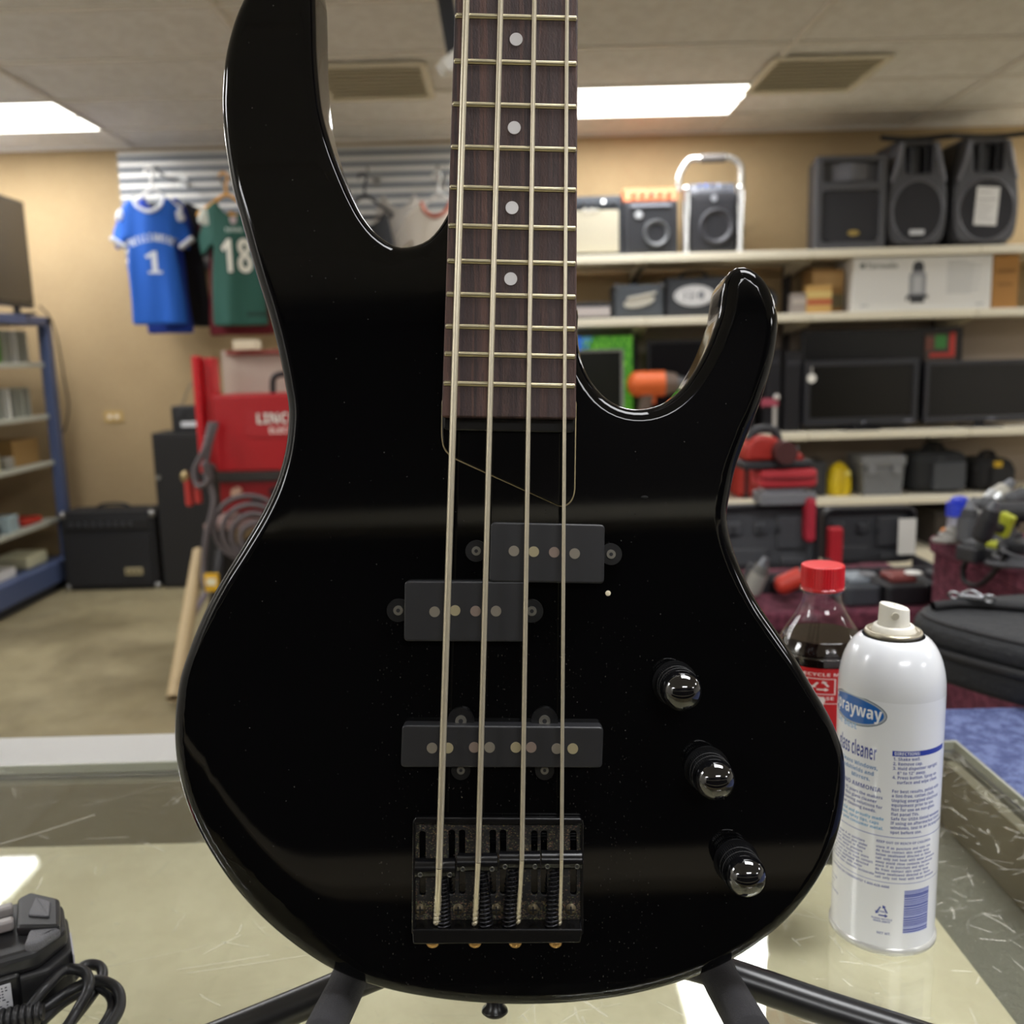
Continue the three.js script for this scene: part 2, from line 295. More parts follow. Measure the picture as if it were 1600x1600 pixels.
// ---------------------------------------------------------------- slatwall with jerseys
{
  const a = atZ(183, 240, WALLZ + 0.02), b = atZ(730, 410, WALLZ + 0.02), top = a.y, bot = b.y, w = b.x - a.x;
  const t = thing('slatwall_panel', 'grey slatwall panel with metal grooves behind the jerseys', 'slatwall', [(a.x + b.x) / 2, bot, WALLZ + 0.006]);
  part('backing', bx(w, top - bot, 0.012, 0, (top - bot) / 2, 0.006, 0), M(0x6a6e74, 0.5), t);
  const n = Math.round((top - bot) / 0.064), p = (top - bot) / n;
  for (let k = 0; k < n; k++) { part('slat', bx(w, p * 0.52, 0.012, 0, (k + 0.5) * p, 0.018, 0.002), M(0x868a8e, 0.45), t); part('groove_insert', bx(w, p * 0.34, 0.004, 0, (k + 1) * p - 0.002, 0.0145, 0.001), M(0xe2e0da, 0.35, { metalness: 0.2 }), t); }
}
// a garment: front outline with sleeves, softly inflated, with folds; printed by a canvas
function garment(parent, name, w, h, printMat, o = {}) {
  const s = o.sleeve ?? 0.2, sh = o.shoulder ?? w * 0.5, neck = o.neck ?? 0.09, drop = 0.05, ss = o.sleeveDrop ?? 0.24;
  const L = [];
  L.push([neck, 0], [sh, -drop]);
  if (s > 0) L.push([sh + s * 0.55, -ss * 0.75], [sh + s * 0.42, -ss - 0.03], [sh - 0.03, -ss * 0.86]); else L.push([sh - 0.02, -0.2]);
  L.push([w * 0.47, -h * 0.55], [w * 0.5, -h], [-w * 0.5, -h]);
  L.push([-w * 0.47, -h * 0.55]);
  if (s > 0) L.push([-sh + 0.03, -ss * 0.86], [-sh - s * 0.42, -ss - 0.03], [-sh - s * 0.55, -ss * 0.75]); else L.push([-sh + 0.02, -0.2]);
  L.push([-sh, -drop], [-neck, 0], [-neck * 0.55, -neck * 0.75], [0, -neck], [neck * 0.55, -neck * 0.75]);
  let g = slab(roundPoly(L, 0.02), -0.03, 0.03, 0.014, 3, 4);
  g.deleteAttribute('normal');
  g = new TessellateModifier(0.035, 14).modify(g);
  g.deleteAttribute('normal'); g.deleteAttribute('uv');
  g = mergeVertices(g, 1e-5);
  const p = g.attributes.position, ph = o.phase ?? 0;
  for (let i = 0; i < p.count; i++) {
    const x = p.getX(i), y = p.getY(i), v = Math.min(1, Math.max(0, -y / h));
    const fold = (Math.sin(x * 26 + ph + y * 2) * 0.012 + Math.sin(x * 47 + ph * 2 - y * 3) * 0.006) * (0.25 + v) + 0.03 * Math.cos(x / w * 3) * (1 - v * 0.4);
    p.setZ(i, p.getZ(i) + fold - Math.max(0, Math.abs(x) - w * 0.4) * 0.25);
    p.setX(i, x + Math.sin(y * 9 + ph) * 0.006);
  }
  g.computeVertexNormals();
  faceUV(g, -w * 0.5 - 0.1, -h, w * 0.5 + 0.1, 0);
  return part(name, g, printMat, parent);
}
const fabric = (map, color = 0xffffff) => M(color, 0.8, { ...(map ? { map } : {}), bumpMap: clothBump, bumpScale: 0.0008, sheen: 0.2, sheenRoughness: 0.6 });
function hanger(name, label, x, y, z, turn, m, span = 0.4) {
  const t = thing(name, label, 'hanger', [x, y, z], turn);
  part('arms', tube([[-span / 2, -0.13, 0], [-span / 4, -0.07, 0], [0, -0.02, 0], [span / 4, -0.07, 0], [span / 2, -0.13, 0], [0, -0.135, 0]], 0.009, 80, true, 8), m, t);
  part('hook', tube([[0, -0.02, 0], [0, 0.04, 0], [0.012, 0.07, 0], [0.0, 0.1, 0], [-0.028, 0.095, 0], [-0.032, 0.07, 0]], 0.007, 40, false, 8), m, t);
  return t;
}
{
  const print = (base, draw) => canvasTex(512, 640, (c, W, Hh) => { c.fillStyle = base; c.fillRect(0, 0, W, Hh); draw(c, W, Hh); });
  const blueTex = print('#1e62c8', (c, W) => {
    c.fillStyle = '#e8ecf4'; c.strokeStyle = '#9aa8c4'; c.textAlign = 'center'; c.lineWidth = 3;
    const word = 'WILLIAMSON'; c.font = 'bold 46px sans-serif';
    for (let i = 0; i < word.length; i++) { c.save(); const q = (i - 4.5) / 4.5; c.translate(W / 2 + 8 + q * 112, 222 + q * q * 22); c.rotate(q * 0.24); c.scale(0.72, 1.15); c.strokeText(word[i], 0, 0); c.fillText(word[i], 0, 0); c.restore(); }
    c.save(); c.translate(W / 2 + 4, 382); c.scale(1.2, 1); c.font = 'bold 150px serif'; c.lineWidth = 8; c.strokeText('1', 0, 0); c.fillText('1', 0, 0); c.restore();
    c.lineWidth = 16; c.strokeStyle = '#dfe6f2'; c.beginPath(); c.arc(W / 2, 2, 66, 0.1, 3.04); c.stroke();
  });
  const greenTex = print('#27584c', (c, W) => {
    c.fillStyle = '#efeee0'; c.strokeStyle = '#20262a'; c.textAlign = 'center'; c.lineJoin = 'round';
    c.save(); c.translate(W / 2 + 4, 366); c.scale(0.86, 1.25); c.font = 'bold 190px sans-serif'; c.lineWidth = 12; c.strokeText('18', 0, 0); c.fillText('18', 0, 0); c.restore();
    c.fillStyle = '#c9b4b8'; c.beginPath(); c.moveTo(W / 2 - 20, 84); c.lineTo(W / 2 + 20, 84); c.lineTo(W / 2 + 18, 112); c.lineTo(W / 2, 124); c.lineTo(W / 2 - 18, 112); c.fill(); c.fillStyle = '#c9d6cf'; for (let k = 0; k < 6; k++) c.fillRect(W / 2 - 46 + k * 16, 138 + (k % 2) * 3, 10, 20);
    c.lineWidth = 20; c.strokeStyle = '#16332c'; c.beginPath(); c.arc(W / 2, 2, 60, 0.1, 3.04); c.stroke();
    c.fillStyle = '#1d3a34'; c.fillRect(W / 2 + 40, 572, 110, 20);
  });
  const z0 = WALLZ + 0.42;
  const rail = (label, px, py, zEnd) => {        // faceout hook from the slatwall
    const a = atZ(px, py, zEnd), t = thing('display_hook', label, 'hook', [a.x, a.y, WALLZ + 0.024], 0, 'faceout hooks on the slatwall');
    part('arm', tube([[0, 0.02, 0], [0, 0.02, 0.04], [0, 0, zEnd - WALLZ - 0.05], [0, 0.03, zEnd - WALLZ - 0.01]], 0.007, 40, false, 8), steel, t);
    part('wall_clip', bx(0.05, 0.07, 0.014, 0, 0.02, 0.007, 0.003), steel, t); return a;
  };
  const r1 = rail('chrome faceout hook carrying the blue jerseys', 246, 268, z0 + 0.06), r2 = rail('dark faceout hook carrying the green jersey', 345, 285, z0), r3 = rail('faceout hook carrying the white shirts beside the neck', 684, 268, z0), r4 = rail('faceout hook above the grey shirts in the guitar cutaway', 574, 268, z0);
  const jersey = (name, label, px0, px1, pyTop, pyBot, z, m, o) => {
    const a = atZ(px0, pyTop, z), b = atZ(px1, pyBot, z);
    const t = thing(name, label, 'jersey', [(a.x + b.x) / 2, a.y, z], o.turn ?? 0, 'jerseys and shirts hung on the slatwall');
    garment(t, 'body', b.x - a.x, a.y - b.y, m, o); t.userData.w = b.x - a.x; return t;
  };
  const trim = fabric(null, 0xe9edf5);
  const bj = jersey('sports_jersey', 'bright blue jersey with a white name and number one, frontmost on its hook', 192, 290, 310, 506, z0 + 0.05, fabric(blueTex), { turn: 0.2, sleeve: 0.11, phase: 1, sleeveDrop: 0.26 });
  for (const s of [-1, 1]) { const b = part('sleeve_band', bx(0.1, 0.028, 0.07, 0, 0, 0, 0.012, 3), trim, bj); b.position.set(s * (bj.userData.w / 2 + 0.035), -0.25, 0.0); b.rotation.z = s * 0.62; const p = part('shoulder_patch', bx(0.05, 0.07, 0.05, 0, 0, 0, 0.02, 3), trim, bj); p.position.set(s * (bj.userData.w / 2 + 0.008), -0.1, 0.005); p.rotation.z = s * 0.4; }
  part('collar', tube([[-0.09, 0.0, 0.03], [-0.06, -0.055, 0.05], [0, -0.085, 0.06], [0.06, -0.055, 0.05], [0.09, 0.0, 0.03]], 0.011, 40, false, 8), trim, bj);
  hanger('clothes_hanger', 'white plastic hanger in the front blue jersey', atZ(238, 300, z0).x, atZ(238, 308, z0).y + 0.06, z0, 0.22, white, 0.3);
  jersey('sports_jersey', 'royal blue jersey hanging just behind the front blue one', 214, 300, 308, 520, z0 - 0.08, fabric(null, 0x1a3fa6), { turn: 0.2, sleeve: 0.07, phase: 3 });
  jersey('sports_jersey', 'black jersey showing between the blue and green ones', 215, 330, 318, 510, z0 - 0.21, fabric(null, 0x16161c), { turn: 0.2, sleeve: 0.12, phase: 2 });
  const gj = jersey('sports_jersey', 'green football jersey with a white number eighteen, partly behind the guitar', 322, 420, 316, 508, z0 + 0.04, fabric(greenTex), { turn: 0.12, sleeve: 0.12, phase: 4, sleeveDrop: 0.27 });
  for (const s of [-1, 1]) { const p = part('shoulder_number', bx(0.09, 0.09, 0.06, 0, 0, 0, 0.02, 3), fabric(null, 0xdfe3d6), gj); p.position.set(s * (gj.userData.w / 2 - 0.005), -0.09, 0.005); p.rotation.z = s * 0.4; }
  hanger('clothes_hanger', 'yellow plastic hanger showing above the green jersey', atZ(352, 300, z0).x, atZ(352, 312, z0).y + 0.05, z0 - 0.02, 0.1, M(0xe8a21c, 0.45), 0.34);
  jersey('sports_jersey', 'maroon jersey hanging behind the green one', 316, 432, 322, 522, z0 - 0.09, fabric(null, 0x6c1220), { turn: 0.12, sleeve: 0.05, phase: 5 });
  jersey('sports_jersey', 'gold jersey peeking out behind the green one', 350, 436, 330, 480, z0 - 0.22, fabric(null, 0xb8801c), { turn: 0.12, sleeve: 0.1, phase: 6 });
  jersey('shirt', 'white shirt with a red collar hanging beside the guitar neck', 634, 740, 318, 500, z0, fabric(null, 0xe9e2d6), { turn: -0.2, sleeve: 0.15, phase: 2.4 });
  part('neck_tape', tube([[-0.09, 0.0, 0.035], [-0.06, -0.055, 0.055], [0, -0.085, 0.065], [0.06, -0.055, 0.055], [0.09, 0.0, 0.035]], 0.012, 40, false, 8), M(0xb05a44, 0.7), scene.children[scene.children.length - 1]);
  hanger('clothes_hanger', 'clear hanger in the white shirt beside the guitar neck', atZ(686, 300, z0).x, atZ(686, 312, z0).y + 0.05, z0, -0.2, M(0xd8d8d4, 0.25), 0.34);
  jersey('shirt', 'grey shirt hanging in the guitar cutaway', 590, 660, 304, 480, z0 - 0.2, fabric(null, 0xa8a29a), { turn: 0.1, sleeve: 0.08, phase: 1.4 });
  jersey('shirt', 'black shirt low in the guitar cutaway', 545, 615, 330, 500, z0 + 0.1, fabric(null, 0x17181c), { turn: 0.1, sleeve: 0.05, phase: 0.4 });
  hanger('clothes_hanger', 'dark hanger above the black shirt in the cutaway', atZ(574, 300, z0).x, atZ(574, 316, z0).y + 0.04, z0 + 0.1, 0.1, dark, 0.3);
}

// ---------------------------------------------------------------- floor standing amplifiers and cabinet by the wall
function cornerCaps(t, w, h, d, m) { for (const sx of [-1, 1]) for (const y of [0.02, h - 0.02]) part('corner_cap', sp(0.024, sx * (w / 2 - 0.014), y, d - 0.014), m, t); }
{
  const s = spanOn(90, 238, 800, 0, -5.58), d = 0.26;
  const t = thing('guitar_amplifier', 'black combo guitar amplifier standing on the floor by the blue shelving', 'amplifier', [s.x, 0, -5.84]);
  part('cabinet', bx(s.w, s.h, d - 0.02, 0, s.h / 2, d / 2, 0.01), tolex, t);
  part('grille', bx(s.w - 0.05, s.h - 0.17, 0.02, 0, s.h / 2 - 0.055, d - 0.005, 0.006), M(0x202022, 0.9, { bumpMap: clothBump, bumpScale: 0.001 }), t);
  const cp = part('control_panel', bx(s.w - 0.05, 0.07, 0.02, 0, s.h - 0.075, d - 0.012, 0.004), M(0x121214, 0.5), t);
  for (let k = 0; k < 9; k++) part('control_knob', cy(0.012, 0.014, 0.02, -s.w / 2 + 0.07 + k * 0.045, s.h - 0.075, d + 0.005, 'z', 16), M(0x3c3c40, 0.35), cp);
  part('badge', [bx(0.105, 0.044, 0.006, 0, 0, 0, 0.01, 3)], M(0xb9ad88, 0.35, { metalness: 0.3 }), t).position.set(s.w / 2 - 0.14, 0.115, d + 0.007);
  part('badge_letters', [-0.03, 0, 0.03].map((x) => bx(0.016, 0.022, 0.003, x, 0, 0, 0.002)), M(0x3a352a, 0.5), t).position.set(s.w / 2 - 0.14, 0.115, d + 0.011);
  part('handle', tube([[-0.1, s.h, d * 0.5], [-0.08, s.h + 0.022, d * 0.5], [0.08, s.h + 0.022, d * 0.5], [0.1, s.h, d * 0.5]], 0.009, 30, false, 8), black, t);
  cornerCaps(t, s.w, s.h, d - 0.01, steel);
}
{
  const s = spanOn(236, 330, 676, 0, -5.6);
  const t = thing('speaker_cabinet', 'tall plain black cabinet standing beside the guitar amplifier', 'cabinet', [s.x, 0, -5.86]);
  part('body', bx(s.w, s.h, 0.26, 0, s.h / 2, 0.13, 0.006), M(0x1f1e1e, 0.7), t);
  part('front_panel', bx(s.w - 0.03, s.h - 0.04, 0.012, 0, s.h / 2, 0.262, 0.004), M(0x222121, 0.85), t);
  part('latch', cy(0.014, 0.014, 0.012, -s.w / 2 + 0.025, s.h * 0.72, 0.274, 'z', 16), steel, t);
  const rY = s.h, r = spanOn(266, 332, 634, rY, -5.66);
  const q = thing('radio', 'small black radio with a white label on the tall black cabinet', 'radio', [r.x, rY, -5.8]);
  part('case', bx(r.w, r.h, 0.14, 0, r.h / 2, 0.07, 0.012, 3), black, q);
  part('label_strip', bx(0.14, 0.03, 0.004, 0.0, 0.045, 0.141, 0.001), M(0xdfe2e6, 0.6), q);
  part('dial', cy(0.022, 0.022, 0.012, -r.w / 2 + 0.05, r.h - 0.05, 0.143, 'z'), dark, q);
  part('antenna', tube([[-r.w / 2 + 0.04, r.h, 0.05], [-r.w / 2 + 0.1, r.h + 0.12, 0.05], [-r.w / 2 + 0.16, r.h + 0.16, 0.05]], 0.004, 20, false, 6), steel, q);
}

// ---------------------------------------------------------------- red welder on its cart
{
  const z = -4.15, p = (px, py, dz = 0) => { const v = atZ(px, py, z + dz); return [v.x, v.y, v.z]; };
  const tl = atZ(330, 618, z), br = atZ(430, 736, z), top = atZ(330, 552, z - 0.25);
  const x0 = tl.x, x1 = x0 + 0.62, yb = br.y, yt = tl.y;
  const t = thing('welding_machine', 'red welding machine with a white maker plate on a wheeled cart', 'welder', [0, 0, 0]);
  const redM = M(0xa81820, 0.35), redD = M(0x8e1018, 0.4);
  part('housing', bx(x1 - x0, yt - yb, 0.5, (x0 + x1) / 2, (yt + yb) / 2, z - 0.25, 0.012), redM, t);
  const plate = part('name_plate', faceUV(bx(0.36, 0.115, 0.004, 0, 0, 0, 0.001), -0.18, -0.0575, 0.18, 0.0575), M(0xffffff, 0.5, { map: canvasTex(512, 164, (c, W, Hh) => { c.fillStyle = '#a81820'; c.fillRect(0, 0, W, Hh); c.fillStyle = '#e9e4dc'; c.strokeStyle = '#3a2a2a'; c.textAlign = 'center'; c.lineWidth = 6; c.font = 'bold 92px sans-serif'; c.save(); c.translate(W / 2, 84); c.scale(0.95, 1); c.strokeText('LINCOLN', 0, 0); c.fillText('LINCOLN', 0, 0); c.restore(); c.font = 'bold 52px sans-serif'; c.fillText('ELECTRIC', W / 2, 146); }) }), t);
  const pl = atZ(386, 655, z); plate.position.set(pl.x + 0.175, pl.y - 0.02, z + 0.003);
  part('grey_lid', bx(x1 - x0 + 0.02, top.y - yt + 0.02, 0.02, (x0 + x1) / 2 - 0.02, (top.y + yt) / 2, z - 0.3, 0.004), M(0xb2a496, 0.5), t);
  part('lid_top_trim', bx(x1 - x0, 0.02, 0.05, (x0 + x1) / 2, top.y, z - 0.28, 0.004), M(0x8a4038, 0.5), t);
  const lp = atZ(305, 556, z - 0.02);
  part('side_upright', [bx(0.03, lp.y - yb, 0.06, x0 - 0.058, (lp.y + yb) / 2, z - 0.02, 0.006), bx(0.05, lp.y - yb - 0.02, 0.1, x0 - 0.02, (lp.y + yb) / 2, z - 0.08, 0.008)], M(0xc01a24, 0.3), t);
  part('carry_handle', tube([[x0 + 0.24, yt, z - 0.12], [x0 + 0.25, yt + 0.07, z - 0.12], [x0 + 0.3, yt + 0.085, z - 0.12], [x0 + 0.5, yt + 0.085, z - 0.12], [x0 + 0.53, yt, z - 0.12]], 0.014, 40, false, 8), black, t);
  part('vent_strip', bx(x1 - x0, 0.045, 0.5, (x0 + x1) / 2, yb - 0.022, z - 0.25, 0.004), M(0x2c2724, 0.6), t);
  const lo = 0.14;
  part('lower_panel', bx(x1 - x0, lo, 0.46, (x0 + x1) / 2, yb - 0.045 - lo / 2, z - 0.25, 0.006), redD, t);
  for (let k = 0; k < 6; k++) part('connector', [cy(0.022, 0.022, 0.05, x0 + 0.08 + k * 0.085, yb - 0.09 - (k % 2) * 0.045, z - 0.005, 'z', 18)], k % 3 ? M(0x2a1416, 0.5) : M(0xc9a28a, 0.4), t);
  part('tool_tray', bx(x1 - x0 + 0.1, 0.03, 0.62, (x0 + x1) / 2, yb - 0.23, z - 0.22, 0.005), M(0x9a7f78, 0.5), t);
  part('gas_deck', bx(x1 - x0 + 0.02, 0.4, 0.4, (x0 + x1) / 2 + 0.04, 0.32, z - 0.3, 0.02), M(0x222226, 0.7), t);
  // tan side rail running down to the front of the cart
  const ra = atZ(312, 862, z + 0.02), rb = atY(272, 1092, 0.03);
  part('side_rail', tube([ra, ra.clone().lerp(rb, 0.5), rb], 0.032, 20, false, 8), M(0xb09a74, 0.6), t);
  part('cart_frame', tube([[ra.x + 0.1, ra.y, z + 0.02], [ra.x + 0.11, 0.3, z + 0.2], [rb.x + 0.16, 0.06, rb.z + 0.02]], 0.03, 20, false, 8), M(0x1f1c1c, 0.6), t);
  part('cart_deck', bx(0.75, 0.03, Math.abs(rb.z - (z - 0.5)), rb.x + 0.42, 0.13, (rb.z + z - 0.5) / 2, 0.006), M(0x3a1618, 0.6), t);
  for (const [x, zz] of [[rb.x + 0.1, rb.z - 0.1], [rb.x + 0.7, rb.z - 0.1], [rb.x + 0.1, z - 0.42], [rb.x + 0.7, z - 0.42]]) part('caster', cy(0.06, 0.06, 0.035, x, 0.06, zz, 'x'), M(0x6a2a22, 0.6), t);
  // cables: bundled at the upright and coiled below
  const cab = M(0x5a5254, 0.55);
  const coil = t;
  const c0 = atZ(372, 826, z + 0.12);
  for (let k = 0; k < 4; k++) part('cable_loop', new THREE.TorusGeometry(0.155 - k * 0.026, 0.0125, 10, 60).scale(1, 0.92, 1).translate(c0.x + 0.05 + k * 0.018, c0.y - k * 0.012, c0.z + k * 0.022), cab, coil);
  part('cable_lead', tube([p(338, 660, 0.04), p(326, 700, 0.08), p(322, 740, 0.1), p(334, 780, 0.12), p(322, 840, 0.14), p(318, 900, 0.16), p(322, 920, 0.2)], 0.014, 60, false, 8), cab, coil);
  part('cable_lead', tube([p(330, 660, 0.05), p(318, 705, 0.1), p(304, 735, 0.1), p(310, 760, 0.12), p(330, 745, 0.14), p(318, 725, 0.16), p(334, 730, 0.1)], 0.013, 60, false, 8), cab, coil);
  part('cable_lead', tube([p(322, 926, 0.2), p(306, 955, 0.25), p(292, 985, 0.3), p(280, 1006, 0.34)], 0.013, 40, false, 8), M(0x6a5f66, 0.6), coil);
  const g = atZ(290, 752, z + 0.08);
  const clampT = thing('ground_clamp', 'red and brass ground clamp hanging from the welder lead', 'clamp', [g.x, g.y, g.z]);
  part('jaw', [bx(0.03, 0.12, 0.03, 0.01, -0.05, 0, 0.01), bx(0.03, 0.1, 0.03, 0.05, -0.05, 0, 0.01)], M(0xb0302a, 0.5), clampT); part('brass_tip', sp(0.02, 0, 0.02, 0, 1, 1.3, 1), M(0xa8946a, 0.35, { metalness: 0.7 }), clampT);
  const yt2 = atZ(331, 910, z + 0.2);
  const tagT = thing('hang_tag', 'yellow warning tag hanging on the welder lead', 'tag', [yt2.x, yt2.y, yt2.z]);
  part('card', bx(0.062, 0.08, 0.012, 0, 0, 0, 0.004), M(0xd9a818, 0.5), tagT); part('print', bx(0.04, 0.03, 0.002, 0, 0.004, 0.007, 0.0005), M(0xe8e2c4, 0.6), tagT);
  const pt = atZ(386, 550, z - 0.26), pn = single('pale_sponge', 'pale block lying on top of the red welder', 'block', bx(0.11, 0.045, 0.08, 0, 0.0225, 0, 0.006), M(0xdcd0b4, 0.7), [pt.x, top.y + 0.0105, z - 0.27]);
}

// ---------------------------------------------------------------- cream wall shelving on the right
const SH = { a: 1.885, b: 1.535, c: 0.80, d: 0.40 }, SF = -5.52;
{
  for (const [k, py, px] of [['a', 389, 1300], ['b', 488, 1300], ['c', 672, 1400], ['d', 776, 1400]]) SH[k] = atZ(px, py, SF).y;
  const xs = []; for (let x = -0.16; x < 6.0; x += 0.955) xs.push(x);
  const t = thing('wall_shelving', 'cream steel wall shelving holding amplifiers, speakers and televisions', 'shelving', [0, 0, 0]);
  for (const x of xs) part('upright', bx(0.05, SH.a, 0.03, x, SH.a / 2, WALLZ + 0.018, 0.003), M(0x3a332e, 0.6), t);
  for (const k of ['a', 'b', 'c', 'd']) for (let i = 0; i + 1 < xs.length; i++) {
    const s = part('shelf', bx(xs[i + 1] - xs[i] - 0.004, 0.045, SF - WALLZ - 0.035, (xs[i] + xs[i + 1]) / 2, SH[k] - 0.0225, (SF + WALLZ) / 2 + 0.017, 0.004), cream, t);
    for (const q of [xs[i] + 0.02, xs[i + 1] - 0.02]) part('bracket', slab(roundPoly([[0, 0], [0.38, 0], [0.38, -0.02], [0, -0.07]], 0.004), -0.002, 0.002, 0.0005, 1).rotateY(-Math.PI / 2).translate(q, SH[k] - 0.046, WALLZ + 0.036), cream, s);
  }
  for (let i = 0; i + 1 < xs.length; i++) part('base_panel', bx(xs[i + 1] - xs[i] - 0.004, 0.12, 0.4, (xs[i] + xs[i + 1]) / 2, 0.06, WALLZ + 0.25, 0.004), cream, t);
  for (let i = 0; i + 1 < xs.length; i++) part('back_panel', bx(xs[i + 1] - xs[i] - 0.05, 1.4, 0.008, (xs[i] + xs[i + 1]) / 2, 0.82, WALLZ + 0.006, 0.002), M(0xa8998a, 0.8), t);
}
const onShelf = (px0, px1, top, k, z = SF - 0.05) => spanOn(px0, px1, top, SH[k], z);
const put = (name, label, cat, s, depth, turn = 0, group) => thing(name, label, cat, [s.x, s.y, s.z - depth], turn, group);   // origin: base, rear plane; front at z = depth
const woofer = (R, m1, m2) => [lathe([[R, 0], [R * 0.93, 0.012], [R * 0.86, 0.004], [R * 0.3, -0.03], [0.001, -0.03]], 40).rotateX(Math.PI / 2), sp(R * 0.26, 0, 0, -0.03, 1, 1, 0.6)];
{ // beige grille amplifier
  const s = onShelf(868, 972, 306, 'a'), d = 0.22, t = put('guitar_amplifier', 'black amplifier with a beige grille cloth on the top shelf beside the neck', 'amplifier', s, d);
  part('cabinet', bx(s.w, s.h, d - 0.01, 0, s.h / 2, d / 2 - 0.005, 0.008), M(0x303338, 0.7), t);
  part('grille_cloth', bx(s.w - 0.04, s.h - 0.1, 0.016, 0, s.h / 2 - 0.03, d - 0.008, 0.006), M(0xb9b29c, 0.9, { bumpMap: clothBump, bumpScale: 0.001 }), t);
  const c = part('control_panel', bx(s.w - 0.03, 0.045, 0.016, 0, s.h - 0.035, d - 0.008, 0.003), M(0x3a3f46, 0.5), t);
  for (let k = 0; k < 6; k++) part('control_knob', cy(0.011, 0.013, 0.018, -s.w / 2 + 0.05 + k * 0.055, s.h - 0.035, d + 0.006, 'z', 14), k === 4 ? chrome : midGrey, c);
  part('script_badge', tube([[-0.02, 0, 0], [0.0, 0.012, 0], [0.015, -0.008, 0], [0.035, 0.014, 0], [0.05, 0.0, 0], [0.07, 0.012, 0]], 0.004, 40, false, 6), M(0xe0ddd2, 0.3), t).position.set(-0.02, s.h - 0.085, d + 0.005);
}
{ // orange topped practice amplifier
  const s = onShelf(974, 1060, 292, 'a'), d = 0.22, t = put('practice_amplifier', 'small black amplifier with an orange control panel on the top shelf', 'amplifier', s, d);
  const hb = s.h - 0.075;
  part('cabinet', bx(s.w, hb, d - 0.01, 0, hb / 2, d / 2 - 0.005, 0.014, 3), M(0x2b2c31, 0.6), t);
  part('orange_panel', slab(roundPoly([[-d * 0.5, 0], [d * 0.46, 0], [d * 0.36, 0.075], [-d * 0.5, 0.075]], 0.008), -s.w / 2 + 0.005, s.w / 2 - 0.005, 0.003).rotateY(-Math.PI / 2).translate(0, hb - 0.002, d / 2), M(0xc26a38, 0.5), t);
  for (let k = 0; k < 5; k++) part('control_knob', cy(0.01, 0.012, 0.02, -s.w / 2 + 0.06 + k * 0.05, hb + 0.035, d + 0.0, 'z', 14), k === 2 ? M(0x28303c, 0.4) : M(0x7a4426, 0.5), t);
  part('grille', bx(s.w - 0.05, hb - 0.05, 0.014, 0, hb / 2 - 0.008, d - 0.006, 0.012, 3), M(0x1f2024, 0.8), t);
  const wf = part('speaker_cone', woofer(0.075), M(0x5b5d60, 0.35), t); wf.position.set(0.03, hb * 0.4, d + 0.006);
  part('tweeter', [cy(0.02, 0.024, 0.012, 0, 0, 0, 'z')], M(0xa6a8aa, 0.3), t).position.set(-0.07, hb * 0.74, d + 0.005);
  part('handle_bar', bx(s.w - 0.08, 0.016, 0.018, 0, hb - 0.03, d + 0.003, 0.007), M(0x7c7f88, 0.4), t);
}
{ // speaker in a chrome tube frame
  const s = onShelf(1072, 1160, 285, 'a'), d = 0.26, t = put('portable_speaker', 'black portable speaker in a chrome tube frame on the top shelf', 'speaker', s, d);
  part('cabinet', bx(s.w - 0.04, s.h - 0.05, d - 0.02, 0, s.h / 2 - 0.025, d / 2 - 0.01, 0.02, 3), M(0x26262a, 0.6), t);
  part('control_console', slab(roundPoly([[-0.1, 0], [0.11, 0], [0.07, 0.06], [-0.1, 0.07]], 0.01), -s.w / 2 + 0.03, s.w / 2 - 0.03, 0.004).rotateY(-Math.PI / 2).translate(0, s.h - 0.055, d / 2), M(0x4b4d55, 0.45), t);
  for (let k = 0; k < 5; k++) part('console_knob', sp(0.011, -s.w / 2 + 0.08 + k * 0.036, s.h - 0.015, d - 0.015), M([0x31508e, 0x4a6ab8, 0x2c3a66, 0x9aa4bc, 0x50545e][k], 0.35), t);
  part('grille', bx(s.w - 0.09, s.h - 0.1, 0.012, 0, s.h / 2 - 0.035, d - 0.012, 0.02, 3), M(0x232327, 0.85), t);
  const w1 = part('woofer', woofer(0.1), M(0x35353a, 0.5), t); w1.position.set(0.015, s.h * 0.38, d + 0.0);
  part('emblem', cy(0.018, 0.018, 0.006, 0, s.h - 0.085, d - 0.002, 'z'), M(0x8c8e94, 0.4), t);
  const hx = s.w / 2 - 0.005, topY = spanOn(1072, 1160, 246, SH.a, SF - 0.12).h;
  for (const sx of [-1, 1]) { part('tube_post', [cy(0.021, 0.021, s.h - 0.03, sx * hx, (s.h - 0.03) / 2, d - 0.02), sp(0.023, sx * hx, s.h - 0.03, d - 0.02), cy(0.026, 0.026, 0.02, sx * hx, 0.01, d - 0.02)], chrome, t); }
  part('tube_handle', tube([[-hx - 0.03, s.h - 0.03, d - 0.09], [-hx - 0.03, s.h + 0.05, d - 0.09], [-hx + 0.03, topY - 0.005, d - 0.09], [-0.06, topY, d - 0.09], [hx - 0.05, topY, d - 0.09], [hx + 0.01, topY - 0.04, d - 0.09], [hx + 0.02, s.h - 0.03, d - 0.09]], 0.018, 80, false, 10), M(0xd4d2cc, 0.25, { metalness: 0.8 }), t);
  part('handle_grip', cy(0.024, 0.024, 0.14, 0.01, topY, d - 0.09, 'x'), M(0x55504c, 0.6), t);
}
